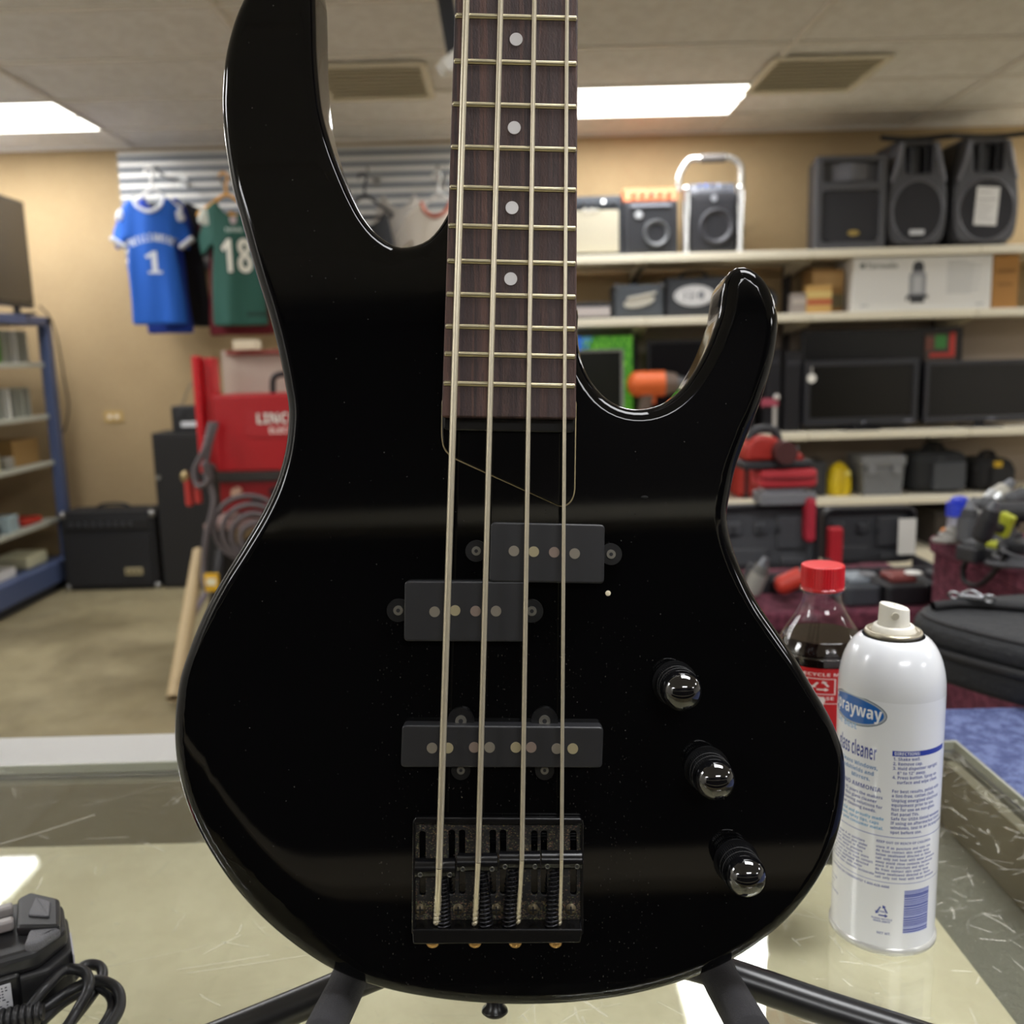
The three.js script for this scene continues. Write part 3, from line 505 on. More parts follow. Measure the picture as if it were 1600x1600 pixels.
{ // square PA speaker
  const s = onShelf(1276, 1386, 243, 'a'), d = 0.34, w = s.w, h = s.h, t = put('loudspeaker', 'square grey black loudspeaker with a gold badge, leftmost of three', 'loudspeaker', s, d);
  const m = M(0x3b3b3e, 0.55);
  part('cabinet', slab(roundPoly([[-w / 2, 0], [w / 2, 0], [w * 0.36, 0.3], [-w * 0.36, 0.3]], 0.02), 0, h, 0.006).rotateX(-Math.PI / 2).translate(0, 0, d - 0.02), m, t);
  part('front_frame', (() => { const sh = roundPoly(rectPts(-w / 2, 0, w / 2, h), 0.015); sh.holes.push(new THREE.Path(roundPoly(rectPts(-w / 2 + 0.035, 0.04, w / 2 - 0.035, h * 0.63), 0.03).getPoints(6))); sh.holes.push(new THREE.Path(roundPoly(rectPts(-w / 2 + 0.04, h * 0.72, w / 2 - 0.04, h - 0.03), 0.01).getPoints(6))); return slab(sh, d - 0.02, d + 0.012, 0.004); })(), M(0x46464a, 0.5), t);
  part('grille', slab(roundPoly([[-w / 2 + 0.03, 0.06], [-0.05, 0.02], [0.05, 0.02], [w / 2 - 0.03, 0.06], [w / 2 - 0.03, h * 0.62], [0, h * 0.66], [-w / 2 + 0.03, h * 0.62]], 0.03), d - 0.018, d + 0.004, 0.004), M(0x2c2c30, 0.9), t);
  part('horn', [-1, 1].map((q) => { const g = bx(w * 0.42, h * 0.19, 0.012, 0, 0, 0, 0.003); g.rotateY(q * 0.3); return g.translate(q * w * 0.2, h * 0.83, d - 0.02); }), M(0x5c5c61, 0.45), t);
  part('badge', cy(0.026, 0.026, 0.006, 0.02, 0.09, d + 0.006, 'z').scale(1.3, 0.6, 1).translate(-0.006, 0.036, 0), M(0x9a8448, 0.35, { metalness: 0.6 }), t);
}
function ovalSpeaker(px0, px1, top, label) {
  const s = onShelf(px0, px1, top, 'a'), d = 0.36, w = s.w, h = s.h, t = put('loudspeaker', label, 'loudspeaker', s, d);
  const m = M(0x2e2e32, 0.5), m2 = M(0x3d3d42, 0.4);
  const outline = (k) => { const a = []; for (const [x, y] of [[0.36, 0], [0.46, 0.06], [0.5, 0.24], [0.5, 0.42], [0.46, 0.62], [0.4, 0.85], [0.34, 0.985], [0.22, 1.0]]) a.push([x * w * k, 0.5 * h + (y - 0.5) * h * (k > 0.95 ? 1 : k)]); return [...a, ...a.map(([x, y]) => [-x, y]).reverse()]; };
  part('cabinet', slab(roundPoly(outline(1), 0.05), 0, d - 0.05, 0.03, 4), m, t);
  const fr = roundPoly(outline(0.94), 0.05), oval = new THREE.Path(); oval.absellipse(0, h * 0.33, w * 0.4, h * 0.28, 0, Math.PI * 2); fr.holes.push(oval);
  fr.holes.push(new THREE.Path(roundPoly([[-w * 0.2, h * 0.68], [w * 0.2, h * 0.68], [w * 0.22, h * 0.93], [-w * 0.22, h * 0.93]], 0.015).getPoints(6)));
  part('front_baffle', slab(fr, d - 0.06, d, 0.014, 4, 16), m2, t);
  const ov = new THREE.Shape(); ov.absellipse(0, h * 0.33, w * 0.405, h * 0.285, 0, Math.PI * 2);
  part('grille', slab(ov, d - 0.02, d + 0.004, 0.006, 4, 24), M(0x29292e, 0.85), t);
  { const q = []; for (let i = 0; i < 40; i++) q.push(V(Math.cos(i / 40 * 6.2832) * w * 0.4, h * 0.33 + Math.sin(i / 40 * 6.2832) * h * 0.28, d)); part('grille_rim_highlight', tube(q, 0.008, 120, true, 8), M(0x55555b, 0.35), t); }  // grille rim, its highlight put into the paler colour
  part('horn', [bx(w * 0.42, h * 0.24, 0.01, 0, h * 0.8, d - 0.052, 0.002), ...[-1, 1].map((q) => bx(w * 0.16, h * 0.24, 0.008, 0, 0, 0, 0.002).rotateY(q * 0.9).translate(q * w * 0.16, h * 0.8, d - 0.025))], M(0x1a1a1e, 0.4), t);
  for (const q of [-1, 1]) part('side_fin', tube([[q * w * 0.42, h * 0.6, d - 0.006], [q * w * 0.33, h * 0.78, d + 0.004], [q * w * 0.28, h * 0.95, d - 0.002]], 0.012, 24, false, 8), M(0x66666c, 0.35), t);
  return { t, d, w, h };
}
{
  const o1 = ovalSpeaker(1388, 1488, 214, 'black moulded loudspeaker with a silver badge, middle of three');
  part('badge', bx(0.085, 0.03, 0.006, 0, o1.h * 0.14, o1.d + 0.006, 0.012, 3), M(0xb4b4b4, 0.35, { metalness: 0.4 }), o1.t);
  const o2 = ovalSpeaker(1492, 1602, 210, 'black moulded loudspeaker with a paper sheet taped on, rightmost of three');
  const pp = part('taped_sheet', faceUV(bx(0.13, 0.21, 0.002, 0, 0, 0, 0), -0.065, -0.105, 0.065, 0.105), M(0xffffff, 0.8, { map: canvasTex(128, 208, (c, W, Hh) => { c.fillStyle = '#e6e6e4'; c.fillRect(0, 0, W, Hh); c.fillStyle = '#8a8a8c'; c.fillRect(10, 64, 104, 5); for (let k = 0; k < 9; k++) c.fillRect(12, 84 + k * 12, 60 + (k * 37) % 44, 2); c.fillRect(12, 28, 70, 4); }) }), o2.t, 'white printed paper sheet');
  pp.position.set(0.0, o2.h * 0.36, o2.d + 0.006); pp.rotation.z = -0.06;
  const w = [1378, 1398, 1440, 1482, 1505, 1560, 1606].map((x, i) => V(atZ(x, 210, SF - 0.12).x, SH.a + (i < 4 ? o1.h : o2.h) + 0.0155, SF - 0.12 - (i % 3) * 0.03));
  single('speaker_cable', 'black cable draped over the tops of the moulded loudspeakers', 'cable', tube(w, 0.015, 60, false, 8), black);
}
{ // second shelf
  let s = onShelf(880, 956, 473, 'b'), t = put('audio_mixer', 'low silver fronted mixer on the second shelf beside the neck', 'mixer', s, 0.3);
  part('case', bx(s.w, s.h, 0.29, 0, s.h / 2, 0.145, 0.006), M(0x232326, 0.6), t); part('front_strip', bx(s.w - 0.02, s.h * 0.55, 0.012, 0, s.h * 0.45, 0.292, 0.003), M(0xb4acaa, 0.4), t);
  for (let k = 0; k < 6; k++) part('fader_knob', bx(0.014, 0.012, 0.02, -s.w / 2 + 0.04 + k * 0.04, s.h + 0.004, 0.22, 0.003), midGrey, t);
  s = onShelf(959, 1038, 444, 'b'); const d = 0.24; t = put('practice_amplifier', 'small grey amplifier with a slanted oval emblem on the second shelf', 'amplifier', s, d);
  part('cabinet', bx(s.w, s.h, d - 0.01, 0, s.h / 2, d / 2, 0.016, 3), M(0x3f444a, 0.6), t);
  part('front_panel', bx(s.w - 0.03, s.h - 0.03, 0.012, 0, s.h / 2, d - 0.004, 0.014, 3), M(0x474c52, 0.6), t);
  const em = part('oval_emblem', [cy(0.075, 0.075, 0.008, 0, 0, 0, 'z', 40).scale(1.2, 0.42, 1), bx(0.17, 0.014, 0.008, 0.02, 0.03, 0.006, 0.005)], M(0xbdb9ac, 0.4), t); em.position.set(0.0, s.h * 0.48, d + 0.006); em.rotation.z = 0.18;
  for (const q of [-1, 1]) part('corner_cap', sp(0.02, q * (s.w / 2 - 0.014), s.h - 0.014, d - 0.014), midGrey, t);
  s = onShelf(1042, 1138, 432, 'b'); t = put('amplifier_head', 'black amplifier head with a white oval logo, partly behind the guitar horn', 'amplifier', s, d);
  part('cabinet', bx(s.w, s.h, d - 0.01, 0, s.h / 2, d / 2, 0.01), M(0x2b2d31, 0.65), t); part('front_panel', bx(s.w - 0.03, s.h - 0.04, 0.01, 0, s.h / 2, d - 0.003, 0.006), M(0x303338, 0.7), t);
  const lg = part('oval_logo', faceUV(cy(0.075, 0.075, 0.006, 0, 0, 0, 'z', 48).scale(1.55, 0.8, 1), -0.116, -0.06, 0.116, 0.06), M(0xffffff, 0.5, { map: canvasTex(256, 128, (c, W, Hh) => { c.fillStyle = '#d4d4d4'; c.fillRect(0, 0, W, Hh); c.strokeStyle = '#8c8e92'; c.lineWidth = 6; c.beginPath(); c.ellipse(128, 64, 116, 54, 0, 0, 7); c.stroke(); c.fillStyle = '#7c7e84'; c.fillRect(62, 38, 12, 50); c.fillRect(88, 38, 26, 10); c.fillRect(96, 60, 18, 28); c.fillRect(126, 38, 10, 50); c.beginPath(); c.ellipse(172, 62, 22, 26, 0, 0, 7); c.fill(); }) }), t); lg.position.set(-0.02, s.h * 0.52, d + 0.005);
  part('handle', tube([[-0.08, s.h, d / 2], [-0.06, s.h + 0.03, d / 2], [0.06, s.h + 0.03, d / 2], [0.08, s.h, d / 2]], 0.009, 24, false, 8), black, t);
  s = onShelf(1180, 1228, 445, 'b'); t = thing('round_speaker', 'round black speaker on the second shelf peeking past the horn', 'speaker', [s.x, s.y, SF - 0.2]);
  part('shell', sp(s.h / 2, 0, s.h / 2, 0, 1, 1, 0.85), M(0x232428, 0.4), t); part('cone', woofer(s.h * 0.36), M(0x4c5056, 0.4), t).position.set(0, s.h / 2, s.h * 0.42);
  // cartons
  const g = 'small cartons on the second shelf';
  const carton = (px0, px1, top, z, dep, base, label, bands) => { const q = onShelf(px0, px1, top, 'b', z), o = put('carton', label, 'box', q, dep, 0, g); part('box', bx(q.w, q.h, dep, 0, q.h / 2, dep / 2, 0.003), M(base, 0.75), o); for (const [c, yy, hh] of bands) part('printed_band', bx(q.w + 0.001, q.h * hh, 0.002, 0, q.h * yy, dep + 0.0005, 0), M(c, 0.7), o); };
  carton(1270, 1319, 421, SF - 0.14, 0.2, 0x9c7746, 'brown carton with a dark seam left of the white box', [[0xb4905c, 0.75, 0.3], [0x6d6448, 0.28, 0.3]]);
  carton(1262, 1300, 446, SF - 0.05, 0.08, 0xc9a05e, 'small yellow and red printed carton on the second shelf', [[0xd8c07a, 0.68, 0.2], [0xb5533a, 0.4, 0.16]]);
  carton(1238, 1260, 458, SF - 0.06, 0.08, 0x99908a, 'little pale grey carton at the end of the carton row', [[0xb7aea6, 0.6, 0.3]]);
  // big white box
  s = onShelf(1334, 1552, 398, 'b', SF - 0.04); s.h = Math.min(s.h, SH.a - SH.b - 0.05); t = put('product_box', 'large white product box printed with a lantern shaped lamp on the second shelf', 'box', s, 0.3);
  part('box', bx(s.w, s.h, 0.3, 0, s.h / 2, 0.15, 0.004), M(0xd9d7d2, 0.6), t);
  part('front_print', faceUV(bx(s.w - 0.004, s.h - 0.004, 0.001, 0, s.h / 2, 0.3008, 0), -s.w / 2, 0, s.w / 2, s.h), M(0xffffff, 0.6, { map: canvasTex(1024, 416, (c, W, Hh) => {
    c.fillStyle = '#d9d8d4'; c.fillRect(0, 0, W, Hh); c.fillStyle = '#3e4a48'; c.font = 'bold 58px sans-serif'; c.fillText('Tornado', 96, 84); c.beginPath(); c.arc(68, 62, 20, 0, 7); c.fill();
    c.fillStyle = '#33363a'; c.beginPath(); c.ellipse(478, 78, 42, 44, 0, Math.PI, 0); c.fill(); c.fillRect(436, 78, 84, 34);
    c.fillStyle = '#8e9094'; c.beginPath(); c.moveTo(436, 112); c.lineTo(520, 112); c.lineTo(540, 140); c.lineTo(540, 300); c.lineTo(414, 300); c.lineTo(414, 140); c.fill(); c.fillStyle = '#b4b6b8'; c.fillRect(446, 150, 62, 130);
    c.fillStyle = '#2c2e32'; c.fillRect(398, 296, 160, 26); c.fillRect(424, 322, 106, 36); c.fillRect(392, 310, 16, 30);
    c.fillStyle = '#7b8288'; for (let k = 0; k < 12; k++) c.fillRect(690, 40 + k * 22, 150 + (k * 53) % 110, 5); c.fillRect(60, 366, 60, 8); c.fillRect(910, 372, 60, 8);
  }) }), t);
  s = onShelf(1553, 1594, 398, 'b', SF - 0.06); s.h = Math.min(s.h, SH.a - SH.b - 0.05); t = put('cardboard_box', 'brown cardboard box end beside the large white box', 'box', s, 0.28);
  part('box', bx(s.w, s.h, 0.28, 0, s.h / 2, 0.14, 0.004), M(0xa8793f, 0.8), t); part('printed_band', bx(s.w * 0.7, 0.02, 0.002, 0, s.h * 0.7, 0.2805, 0), M(0x8a6232, 0.8), t); part('printed_band', bx(s.w * 0.6, 0.014, 0.002, 0, s.h * 0.45, 0.2805, 0), M(0x8a6232, 0.8), t);
}
function flatTv(label, px0, px1, top, z, k, o = {}) {
  const s = onShelf(px0, px1, top, k, z), foot = o.foot ?? 0.03, t = thing(o.name ?? 'television', label, 'television', [s.x, s.y, z], o.turn ?? 0, 'televisions on the third shelf');
  part('bezel', (() => { const b = o.bezel ?? 0.03, sh = roundPoly(rectPts(-s.w / 2, foot, s.w / 2, s.h), 0.008); sh.holes.push(new THREE.Path(roundPoly(rectPts(-s.w / 2 + b, foot + b * 1.3, s.w / 2 - b, s.h - b), 0.002).getPoints(4))); return slab(sh, -0.02, 0.012, 0.003); })(), M(o.frame ?? 0x1b1b1f, 0.35), t);
  part('screen', faceUV(bx(s.w - 0.03, s.h - foot - 0.03, 0.012, 0, (s.h + foot) / 2, -0.004, 0.001), -s.w / 2, foot, s.w / 2, s.h), o.screen ?? M(0x101014, 0.2), t);
  part('rear_shell', bx(s.w * 0.8, (s.h - foot) * 0.7, 0.04, 0, (s.h + foot) / 2, -0.04, 0.012), black, t);
  part('stand', [bx(s.w * 0.3, 0.012, 0.16, 0, 0.006, -0.02, 0.004), bx(0.06, foot + 0.05, 0.02, 0, (foot + 0.05) / 2, -0.03, 0.004)], black, t);
  return { t, s };
}
{ // third shelf
  const meadow = canvasTex(256, 256, (c, W, Hh) => { c.fillStyle = '#3b7be0'; c.fillRect(0, 0, W, Hh); c.fillStyle = '#cfdff2'; c.beginPath(); c.ellipse(40, 92, 60, 40, 0, 0, 7); c.fill(); c.fillStyle = '#4f9a2c'; c.beginPath(); c.moveTo(70, 120); c.lineTo(130, 0); c.lineTo(256, 0); c.lineTo(256, 256); c.lineTo(0, 256); c.lineTo(0, 160); c.fill(); for (let k = 0; k < 900; k++) { c.fillStyle = k % 2 ? '#7cc442' : '#2f7a20'; c.fillRect(90 + rnd() * 166, rnd() * 256, 4, 7); } });
  const lit = new THREE.MeshStandardMaterial({ map: meadow, emissiveMap: meadow, emissive: 0xffffff, emissiveIntensity: 0.45, roughness: 0.3 });
  flatTv('lit television showing a blue sky and green meadow beside the neck', 862, 992, 522, SF - 0.27, 'c', { bezel: 0.008, frame: 0x2c3630, screen: lit });
  flatTv('small dark monitor standing in front of the lit meadow television', 890, 974, 546, SF - 0.09, 'c', { bezel: 0.016, frame: 0x8d908c, screen: M(0x14170f, 0.25) });
  const tags = flatTv('wide dark television standing behind the two front ones', 1252, 1504, 514, SF - 0.26, 'c', { bezel: 0.015 });
  const st = canvasTex(128, 128, (c) => { c.fillStyle = '#4a3a30'; c.fillRect(0, 0, 128, 128); c.fillStyle = '#3c8a3a'; c.fillRect(40, 10, 44, 62); c.fillStyle = '#d23a2c'; c.fillRect(96, 0, 22, 110); c.fillRect(20, 92, 90, 18); c.fillStyle = '#78402f'; c.fillRect(4, 20, 30, 60); });
  part('feature_sticker', faceUV(bx(0.2, 0.17, 0.002, 0, 0, 0, 0), -0.1, -0.085, 0.1, 0.085), M(0xffffff, 0.5, { map: st }), tags.t, 'red and green sales sticker').position.set(tags.s.w / 2 - 0.13, tags.s.h - 0.115, 0.011);
  const m1 = flatTv('dark television with a round white tag on its corner', 1257, 1436, 562, SF - 0.07, 'c', { bezel: 0.034, frame: 0x25262c, screen: M(0x0c0b0a, 0.2) });
  part('price_tag', [cy(0.026, 0.026, 0.003, 0, 0, 0, 'z'), bx(0.004, 0.05, 0.002, 0, 0.04, 0, 0)], white, m1.t).position.set(-m1.s.w / 2 + 0.04, m1.s.h - 0.1, 0.015);
  part('power_light', sp(0.008, 0.02, 0.045, 0.012), M(0x8a8c98, 0.2), m1.t); part('maker_mark', bx(0.05, 0.008, 0.002, m1.s.w * 0.42, 0.05, 0.0125, 0), M(0x8a8c98, 0.3), m1.t);
  const m2 = flatTv('glossy dark television at the edge of the picture on the third shelf', 1446, 1632, 562, SF - 0.07, 'c', { bezel: 0.026, frame: 0x2a2a30, screen: M(0x0b0a0d, 0.1) });
  part('maker_mark', bx(0.045, 0.009, 0.002, 0.05, 0.047, 0.0125, 0), M(0x8a8c98, 0.3), m2.t);
  flatTv('dark television half hidden behind the guitar horn', 1010, 1180, 530, SF - 0.2, 'c', { bezel: 0.02 });
  for (const [p0, p1, top, lab] of [[1196, 1222, 545, 'black computer tower standing next to the guitar edge'], [1226, 1254, 548, 'black computer tower standing against the dark television']]) {
    const s = onShelf(p0, p1, top, 'c', SF - 0.08), t = put('computer_tower', lab, 'computer', s, 0.36, 0, 'computer towers on the third shelf');
    part('case', bx(s.w, s.h, 0.35, 0, s.h / 2, 0.175, 0.006), M(0x141418, 0.4), t); part('front_panel', bx(s.w - 0.012, s.h - 0.02, 0.012, 0, s.h / 2, 0.354, 0.004), M(0x1c1c22, 0.3), t); part('drive_bay', bx(s.w - 0.03, 0.03, 0.004, 0, s.h - 0.07, 0.361, 0.001), M(0x2c2c34, 0.4), t);
  }
  { const a = atZ(1208, 634, SF - 0.03), t = thing('price_flag', 'pink and clear price flag standing at the shelf edge by the guitar', 'price tag', [a.x - 0.01, SH.c, SF - 0.03]); const hh = a.y - SH.c; part('stem', bx(0.022, hh, 0.004, 0.02, hh / 2, 0, 0.001), M(0xbab6b2, 0.3), t); part('flag', bx(0.1, 0.045, 0.006, -0.01, hh + 0.02, 0, 0.002), M(0xa8485c, 0.5), t); part('clip', sp(0.018, 0.03, hh + 0.05, 0), M(0xc9c4c0, 0.3), t); part('shelf_clip', bx(0.05, 0.05, 0.012, 0.02, -0.022, 0.037, 0.003), M(0xe8e8e6, 0.3), t); }
}
// power tool: motor housing, chuck, grip, battery
function powerTool(label, pos, size, m1, m2, rot = [0, 0, 0], o = {}) {
  const t = thing(o.name ?? 'cordless_drill', label, 'power tool', pos, 0, o.group); t.rotation.set(...rot); const k = size;
  part('motor_housing', [cy(0.2 * k, 0.2 * k, 0.42 * k, 0, 0, 0, 'x', 24), sp(0.2 * k, -0.21 * k, 0, 0, 0.8, 1, 1)], m1, t);
  part('gear_collar', cy(0.15 * k, 0.19 * k, 0.2 * k, 0.3 * k, 0, 0, 'x', 24), m2, t);
  part('chuck', cy(0.07 * k, 0.12 * k, 0.2 * k, 0.49 * k, 0, 0, 'x', 20), M(0x6c6e72, 0.35, { metalness: 0.5 }), t);
  const g = part('grip', bx(0.2 * k, 0.55 * k, 0.2 * k, 0, 0, 0, 0.08 * k, 3), m2, t); g.position.set(-0.1 * k, -0.38 * k, 0); g.rotation.z = -0.2;
  part('trigger', bx(0.08 * k, 0.12 * k, 0.08 * k, 0.04 * k, -0.25 * k, 0, 0.02 * k), m1, t);
  part('battery', bx(0.5 * k, 0.2 * k, 0.3 * k, -0.08 * k, -0.7 * k, 0, 0.04 * k, 3), o.batt ?? m2, t);
  return t;
}
{ const a = atZ(1006, 586, SF - 0.02), s = 0.38; powerTool('orange cordless drill on the third shelf seen in the guitar cutaway', [a.x + 0.05, SH.c + 0.8 * s, SF - 0.09], s, orange, M(0x6a5a50, 0.5), [0, 0, 0.0], { batt: M(0xc4562a, 0.5) }); }
{ // fourth shelf
  let s = onShelf(1300, 1340, 726, 'd', SF - 0.06), t = thing('yellow_helmet', 'bright yellow hard hat standing on end on the low shelf', 'hard hat', [s.x, s.y, s.z - 0.1]);
  part('shell', lathe([[0.001, s.h], [s.w * 0.2, s.h * 0.97], [s.w * 0.38, s.h * 0.8], [s.w * 0.48, s.h * 0.5], [s.w * 0.5, s.h * 0.25], [s.w * 0.47, 0]], 40), yellow, t); part('ridge', tube([[0, 0.02, s.w * 0.5], [0, s.h * 0.5, s.w * 0.5], [0, s.h * 0.85, s.w * 0.34], [0, s.h, 0]], 0.012, 30, false, 8), M(0xd2b416, 0.5), t); part('strap_knot', sp(0.02, 0.03, s.h * 0.7, s.w * 0.44), M(0xe8d870, 0.5), t);
  s = onShelf(1347, 1418, 712, 'd'); t = put('storage_bin', 'grey lidded plastic bin on the low shelf', 'bin', s, 0.26);
  part('tub', slab(roundPoly([[-s.w * 0.43, 0], [s.w * 0.43, 0], [s.w * 0.47, s.h * 0.72], [-s.w * 0.47, s.h * 0.72]], 0.01), 0, 0.25, 0.01), M(0x6f7174, 0.5), t); part('lid', bx(s.w, s.h * 0.27, 0.27, 0, s.h * 0.86, 0.126, 0.016, 3), M(0x7d7f82, 0.5), t); for (const q of [-1, 1]) part('latch', bx(0.05, 0.06, 0.012, q * s.w * 0.28, s.h * 0.66, 0.262, 0.004), M(0x808286, 0.5), t);
  const bag = (label, p0, p1, top, m, extra) => { const q = onShelf(p0, p1, top, 'd', SF - 0.06), o = put('gear_bag', label, 'bag', q, 0.3, 0, 'gear bags on the low shelf'); part('body', bx(q.w, q.h * 0.9, 0.28, 0, q.h * 0.45, 0.14, 0.07, 5), m, o); part('pocket', bx(q.w * 0.55, q.h * 0.62, 0.04, q.w * 0.12, q.h * 0.38, 0.285, 0.018, 3), extra, o); part('handle', tube([[-q.w * 0.16, q.h * 0.85, 0.14], [-q.w * 0.1, q.h, 0.14], [q.w * 0.14, q.h, 0.14], [q.w * 0.2, q.h * 0.85, 0.14]], 0.016, 24, false, 8), blackSoft, o); part('zipper', tube([[-q.w * 0.45, q.h * 0.62, 0.25], [0, q.h * 0.76, 0.268], [q.w * 0.45, q.h * 0.62, 0.25]], 0.006, 24, false, 6), midGrey, o); return [o, q]; };
  bag('large black gear bag with a grey pocket on the low shelf', 1428, 1522, 700, M(0x1e2023, 0.8), M(0x44474c, 0.7));
  const [gb, gq] = bag('black gear bag with a yellow mark on the low shelf', 1528, 1596, 712, M(0x1b1b1d, 0.85), M(0x202022, 0.8));
  part('mark', bx(0.05, 0.055, 0.004, 0, gq.h * 0.72, 0.29, 0.002), M(0xc9a41c, 0.6), gb);
  s = onShelf(1254, 1294, 722, 'd', SF - 0.1); t = put('tool_case', 'upright dark tool case left of the yellow hard hat', 'case', s, 0.2); part('shell', bx(s.w, s.h, 0.19, 0, s.h / 2, 0.095, 0.014, 3), M(0x2c2d31, 0.6), t); part('handle', bx(0.016, s.h * 0.4, 0.03, s.w * 0.1, s.h * 0.55, 0.2, 0.006), midGrey, t);
  s = onShelf(1216, 1246, 698, 'd', SF - 0.1); t = put('plastic_tub', 'pale blue plastic tub on the low shelf behind the red bags', 'tub', s, 0.2); part('tub', slab(roundPoly([[-s.w * 0.45, 0], [s.w * 0.45, 0], [s.w * 0.5, s.h], [-s.w * 0.5, s.h]], 0.008), 0, 0.19, 0.006), M(0x94a6b4, 0.45), t); part('rim', bx(s.w + 0.02, 0.02, 0.21, 0, s.h - 0.01, 0.095, 0.006), M(0xa2b2be, 0.4), t);
  // closed dark cases below, filling the floor level
  for (let k = 0; k < 4; k++) { const w = 0.46, t2 = thing('storage_crate', ['dark storage crate on the floor under the shelving, first from the welder', 'dark storage crate on the floor under the yellow hard hat', 'dark storage crate on the floor under the grey bin', 'dark storage crate on the floor under the gear bags'][k], 'crate', [0.55 + k * 0.75, 0.12, WALLZ + 0.06], 0, 'crates on the shelving base'); part('body', bx(w, 0.2, 0.36, 0, 0.1, 0.18, 0.01), M(0x3a342e, 0.8), t2); part('lid', bx(w + 0.02, 0.025, 0.38, 0, 0.212, 0.18, 0.006), M(0x2e2a26, 0.7), t2); }
}

// ---------------------------------------------------------------- burgundy covered tables with tools, right of the guitar
const carpetB = (() => { const t = noiseTex(256, [32, 128, 256], [78, 30, 46], [116, 56, 72], 3, true, 1.6); return M(0xffffff, 0.95, { map: t, bumpMap: clothBump, bumpScale: 0.002 }); })();
const lowFar = -2.72, lowNear = -2.16, LOWT = atZ(1240, 957, lowNear).y;
{
  const a = atZ(1196, 960, lowNear), b = atZ(1520, 960, lowNear);
  const w = b.x - a.x + 0.1, t = thing('display_table', 'low burgundy carpeted table under the open tool cases', 'table', [(a.x + b.x) / 2 - 0.05, 0, (lowFar + lowNear) / 2]);
  part('top', boxUV(bx(w, 0.05, lowNear - lowFar, 0, LOWT - 0.025, 0, 0.012, 3)), carpetB, t);
  part('skirt', boxUV(bx(w - 0.02, LOWT - 0.06, lowNear - lowFar - 0.02, 0, (LOWT - 0.06) / 2, 0, 0.004)), carpetB, t);
  const c1 = atZ(1450, 836, -2.14), x0 = c1.x, y1 = c1.y;
  const q = thing('display_plinth', 'tall burgundy carpeted plinth piled with tools at the picture edge', 'plinth', [x0 + 0.6, 0, -1.6]);
  part('top', boxUV(bx(1.2, 0.04, 1.08, 0, y1 - 0.02, 0, 0.012, 3)), carpetB, q);
  part('side_panel', boxUV(bx(1.18, y1 - 0.04, 1.06, 0, (y1 - 0.04) / 2, 0, 0.004)), carpetB, q);
  // cable drooping over the plinth's side
  const cp = [[1560, 838], [1530, 860], [1506, 885], [1506, 905], [1525, 915], [1548, 900], [1572, 868], [1600, 848], [1640, 830]].map(([x, y], i) => { const d = dirOf(x, y), s = (x0 - 0.025) / d.x; return V(d.x * s, EYE + d.y * s, d.z * s); });
  single('appliance_cable', 'black power cord drooping down the side of the burgundy plinth', 'cord', tube(cp.slice(1, 7), 0.006, 80, false, 8), black);
  // pile of tools on the plinth: each tool a thing
  const g = 'tools piled on the burgundy plinth';
  const yb = (z) => y1;
  const spot = (px, py, z) => { const v = atZ(px, py, z); return [v.x, Math.max(v.y, y1 + 0.03), z]; };
  const nail = M(0x232326, 0.5), lime = M(0xa9ae2c, 0.5), silver = M(0xb4b6b6, 0.3, { metalness: 0.5 });
  const P = (label, px, py, z, k, m1, m2, rot, batt) => powerTool(label, spot(px, py, z), k, m1, m2, rot, { group: g, name: 'power_tool', batt });
  P('black drill with a lime battery on the burgundy plinth front', 1540, 822, -1.72, 0.09, nail, M(0x1a1a1c, 0.6), [0.4, 0.5, 1.4], lime);
  P('black drill with a grey collar at the picture edge on the plinth', 1585, 800, -1.8, 0.1, nail, midGrey, [0.2, -0.6, 0.2], nail);
  P('black tool with a grey collar farther back on the plinth', 1560, 795, -2.02, 0.1, nail, midGrey, [0, 2.6, 0.3], nail);
  P('grey driver with a lime collar standing high in the tool pile', 1590, 776, -2.0, 0.08, midGrey, lime, [0.3, 0.3, 0.2], nail);
  P('dark grey angle tool in the middle of the tool pile', 1512, 825, -1.95, 0.1, midGrey, nail, [0.2, 1.2, 1.3], nail);
  P('white and silver nailer leaning up in the tool pile', 1548, 788, -2.05, 0.12, silver, M(0xa8a498, 0.5), [0.3, 0.4, 0.7], silver);
  const coilM = M(0x3a3a3e, 0.55);
  const coilThing = (label, px, z, R, m) => { const v = atZ(px, 820, z), t = thing('cable_coil', label, 'cable', [v.x, y1, z], 0, g); for (let k = 0; k < 3; k++) part('loop', new THREE.TorusGeometry(R - k * 0.006, 0.006, 8, 40).rotateX(Math.PI / 2 + (k - 1) * 0.12).translate(k * 0.006, 0.012 + k * 0.011, k * 0.004), m, t); };
  coilThing('black cable coil lying at the front of the burgundy plinth', 1600, -1.78, 0.06, coilM);
  coilThing('grey cable coil lying at the far corner of the burgundy plinth', 1484, -2.02, 0.03, M(0x8f8c86, 0.5));
  const pack = (label, px, z, m, m2) => { const v = atZ(px, 820, z), t = thing('tool_battery', label, 'battery', [v.x, y1 + 0.0005, z], 0.4, g); part('case', bx(0.055, 0.032, 0.05, 0, 0.016, 0, 0.006, 3), m, t); part('terminal_rail', bx(0.04, 0.012, 0.03, 0, 0.037, 0, 0.003), m2, t); };
  pack('black battery pack with a lime rail on the plinth edge', 1562, -1.84, nail, lime);
  pack('grey battery pack behind the black one on the plinth', 1580, -1.93, midGrey, nail);
  pack('black battery pack near the far corner of the plinth', 1525, -1.86, nail, midGrey);
  // blue cup and orange tool on low shelf edge
  const bc = atZ(1498, 816, -2.1), bt = thing('blue_cap_jar', 'small jar with a bright blue cap in the tool pile', 'jar', [bc.x, y1, -2.1]);
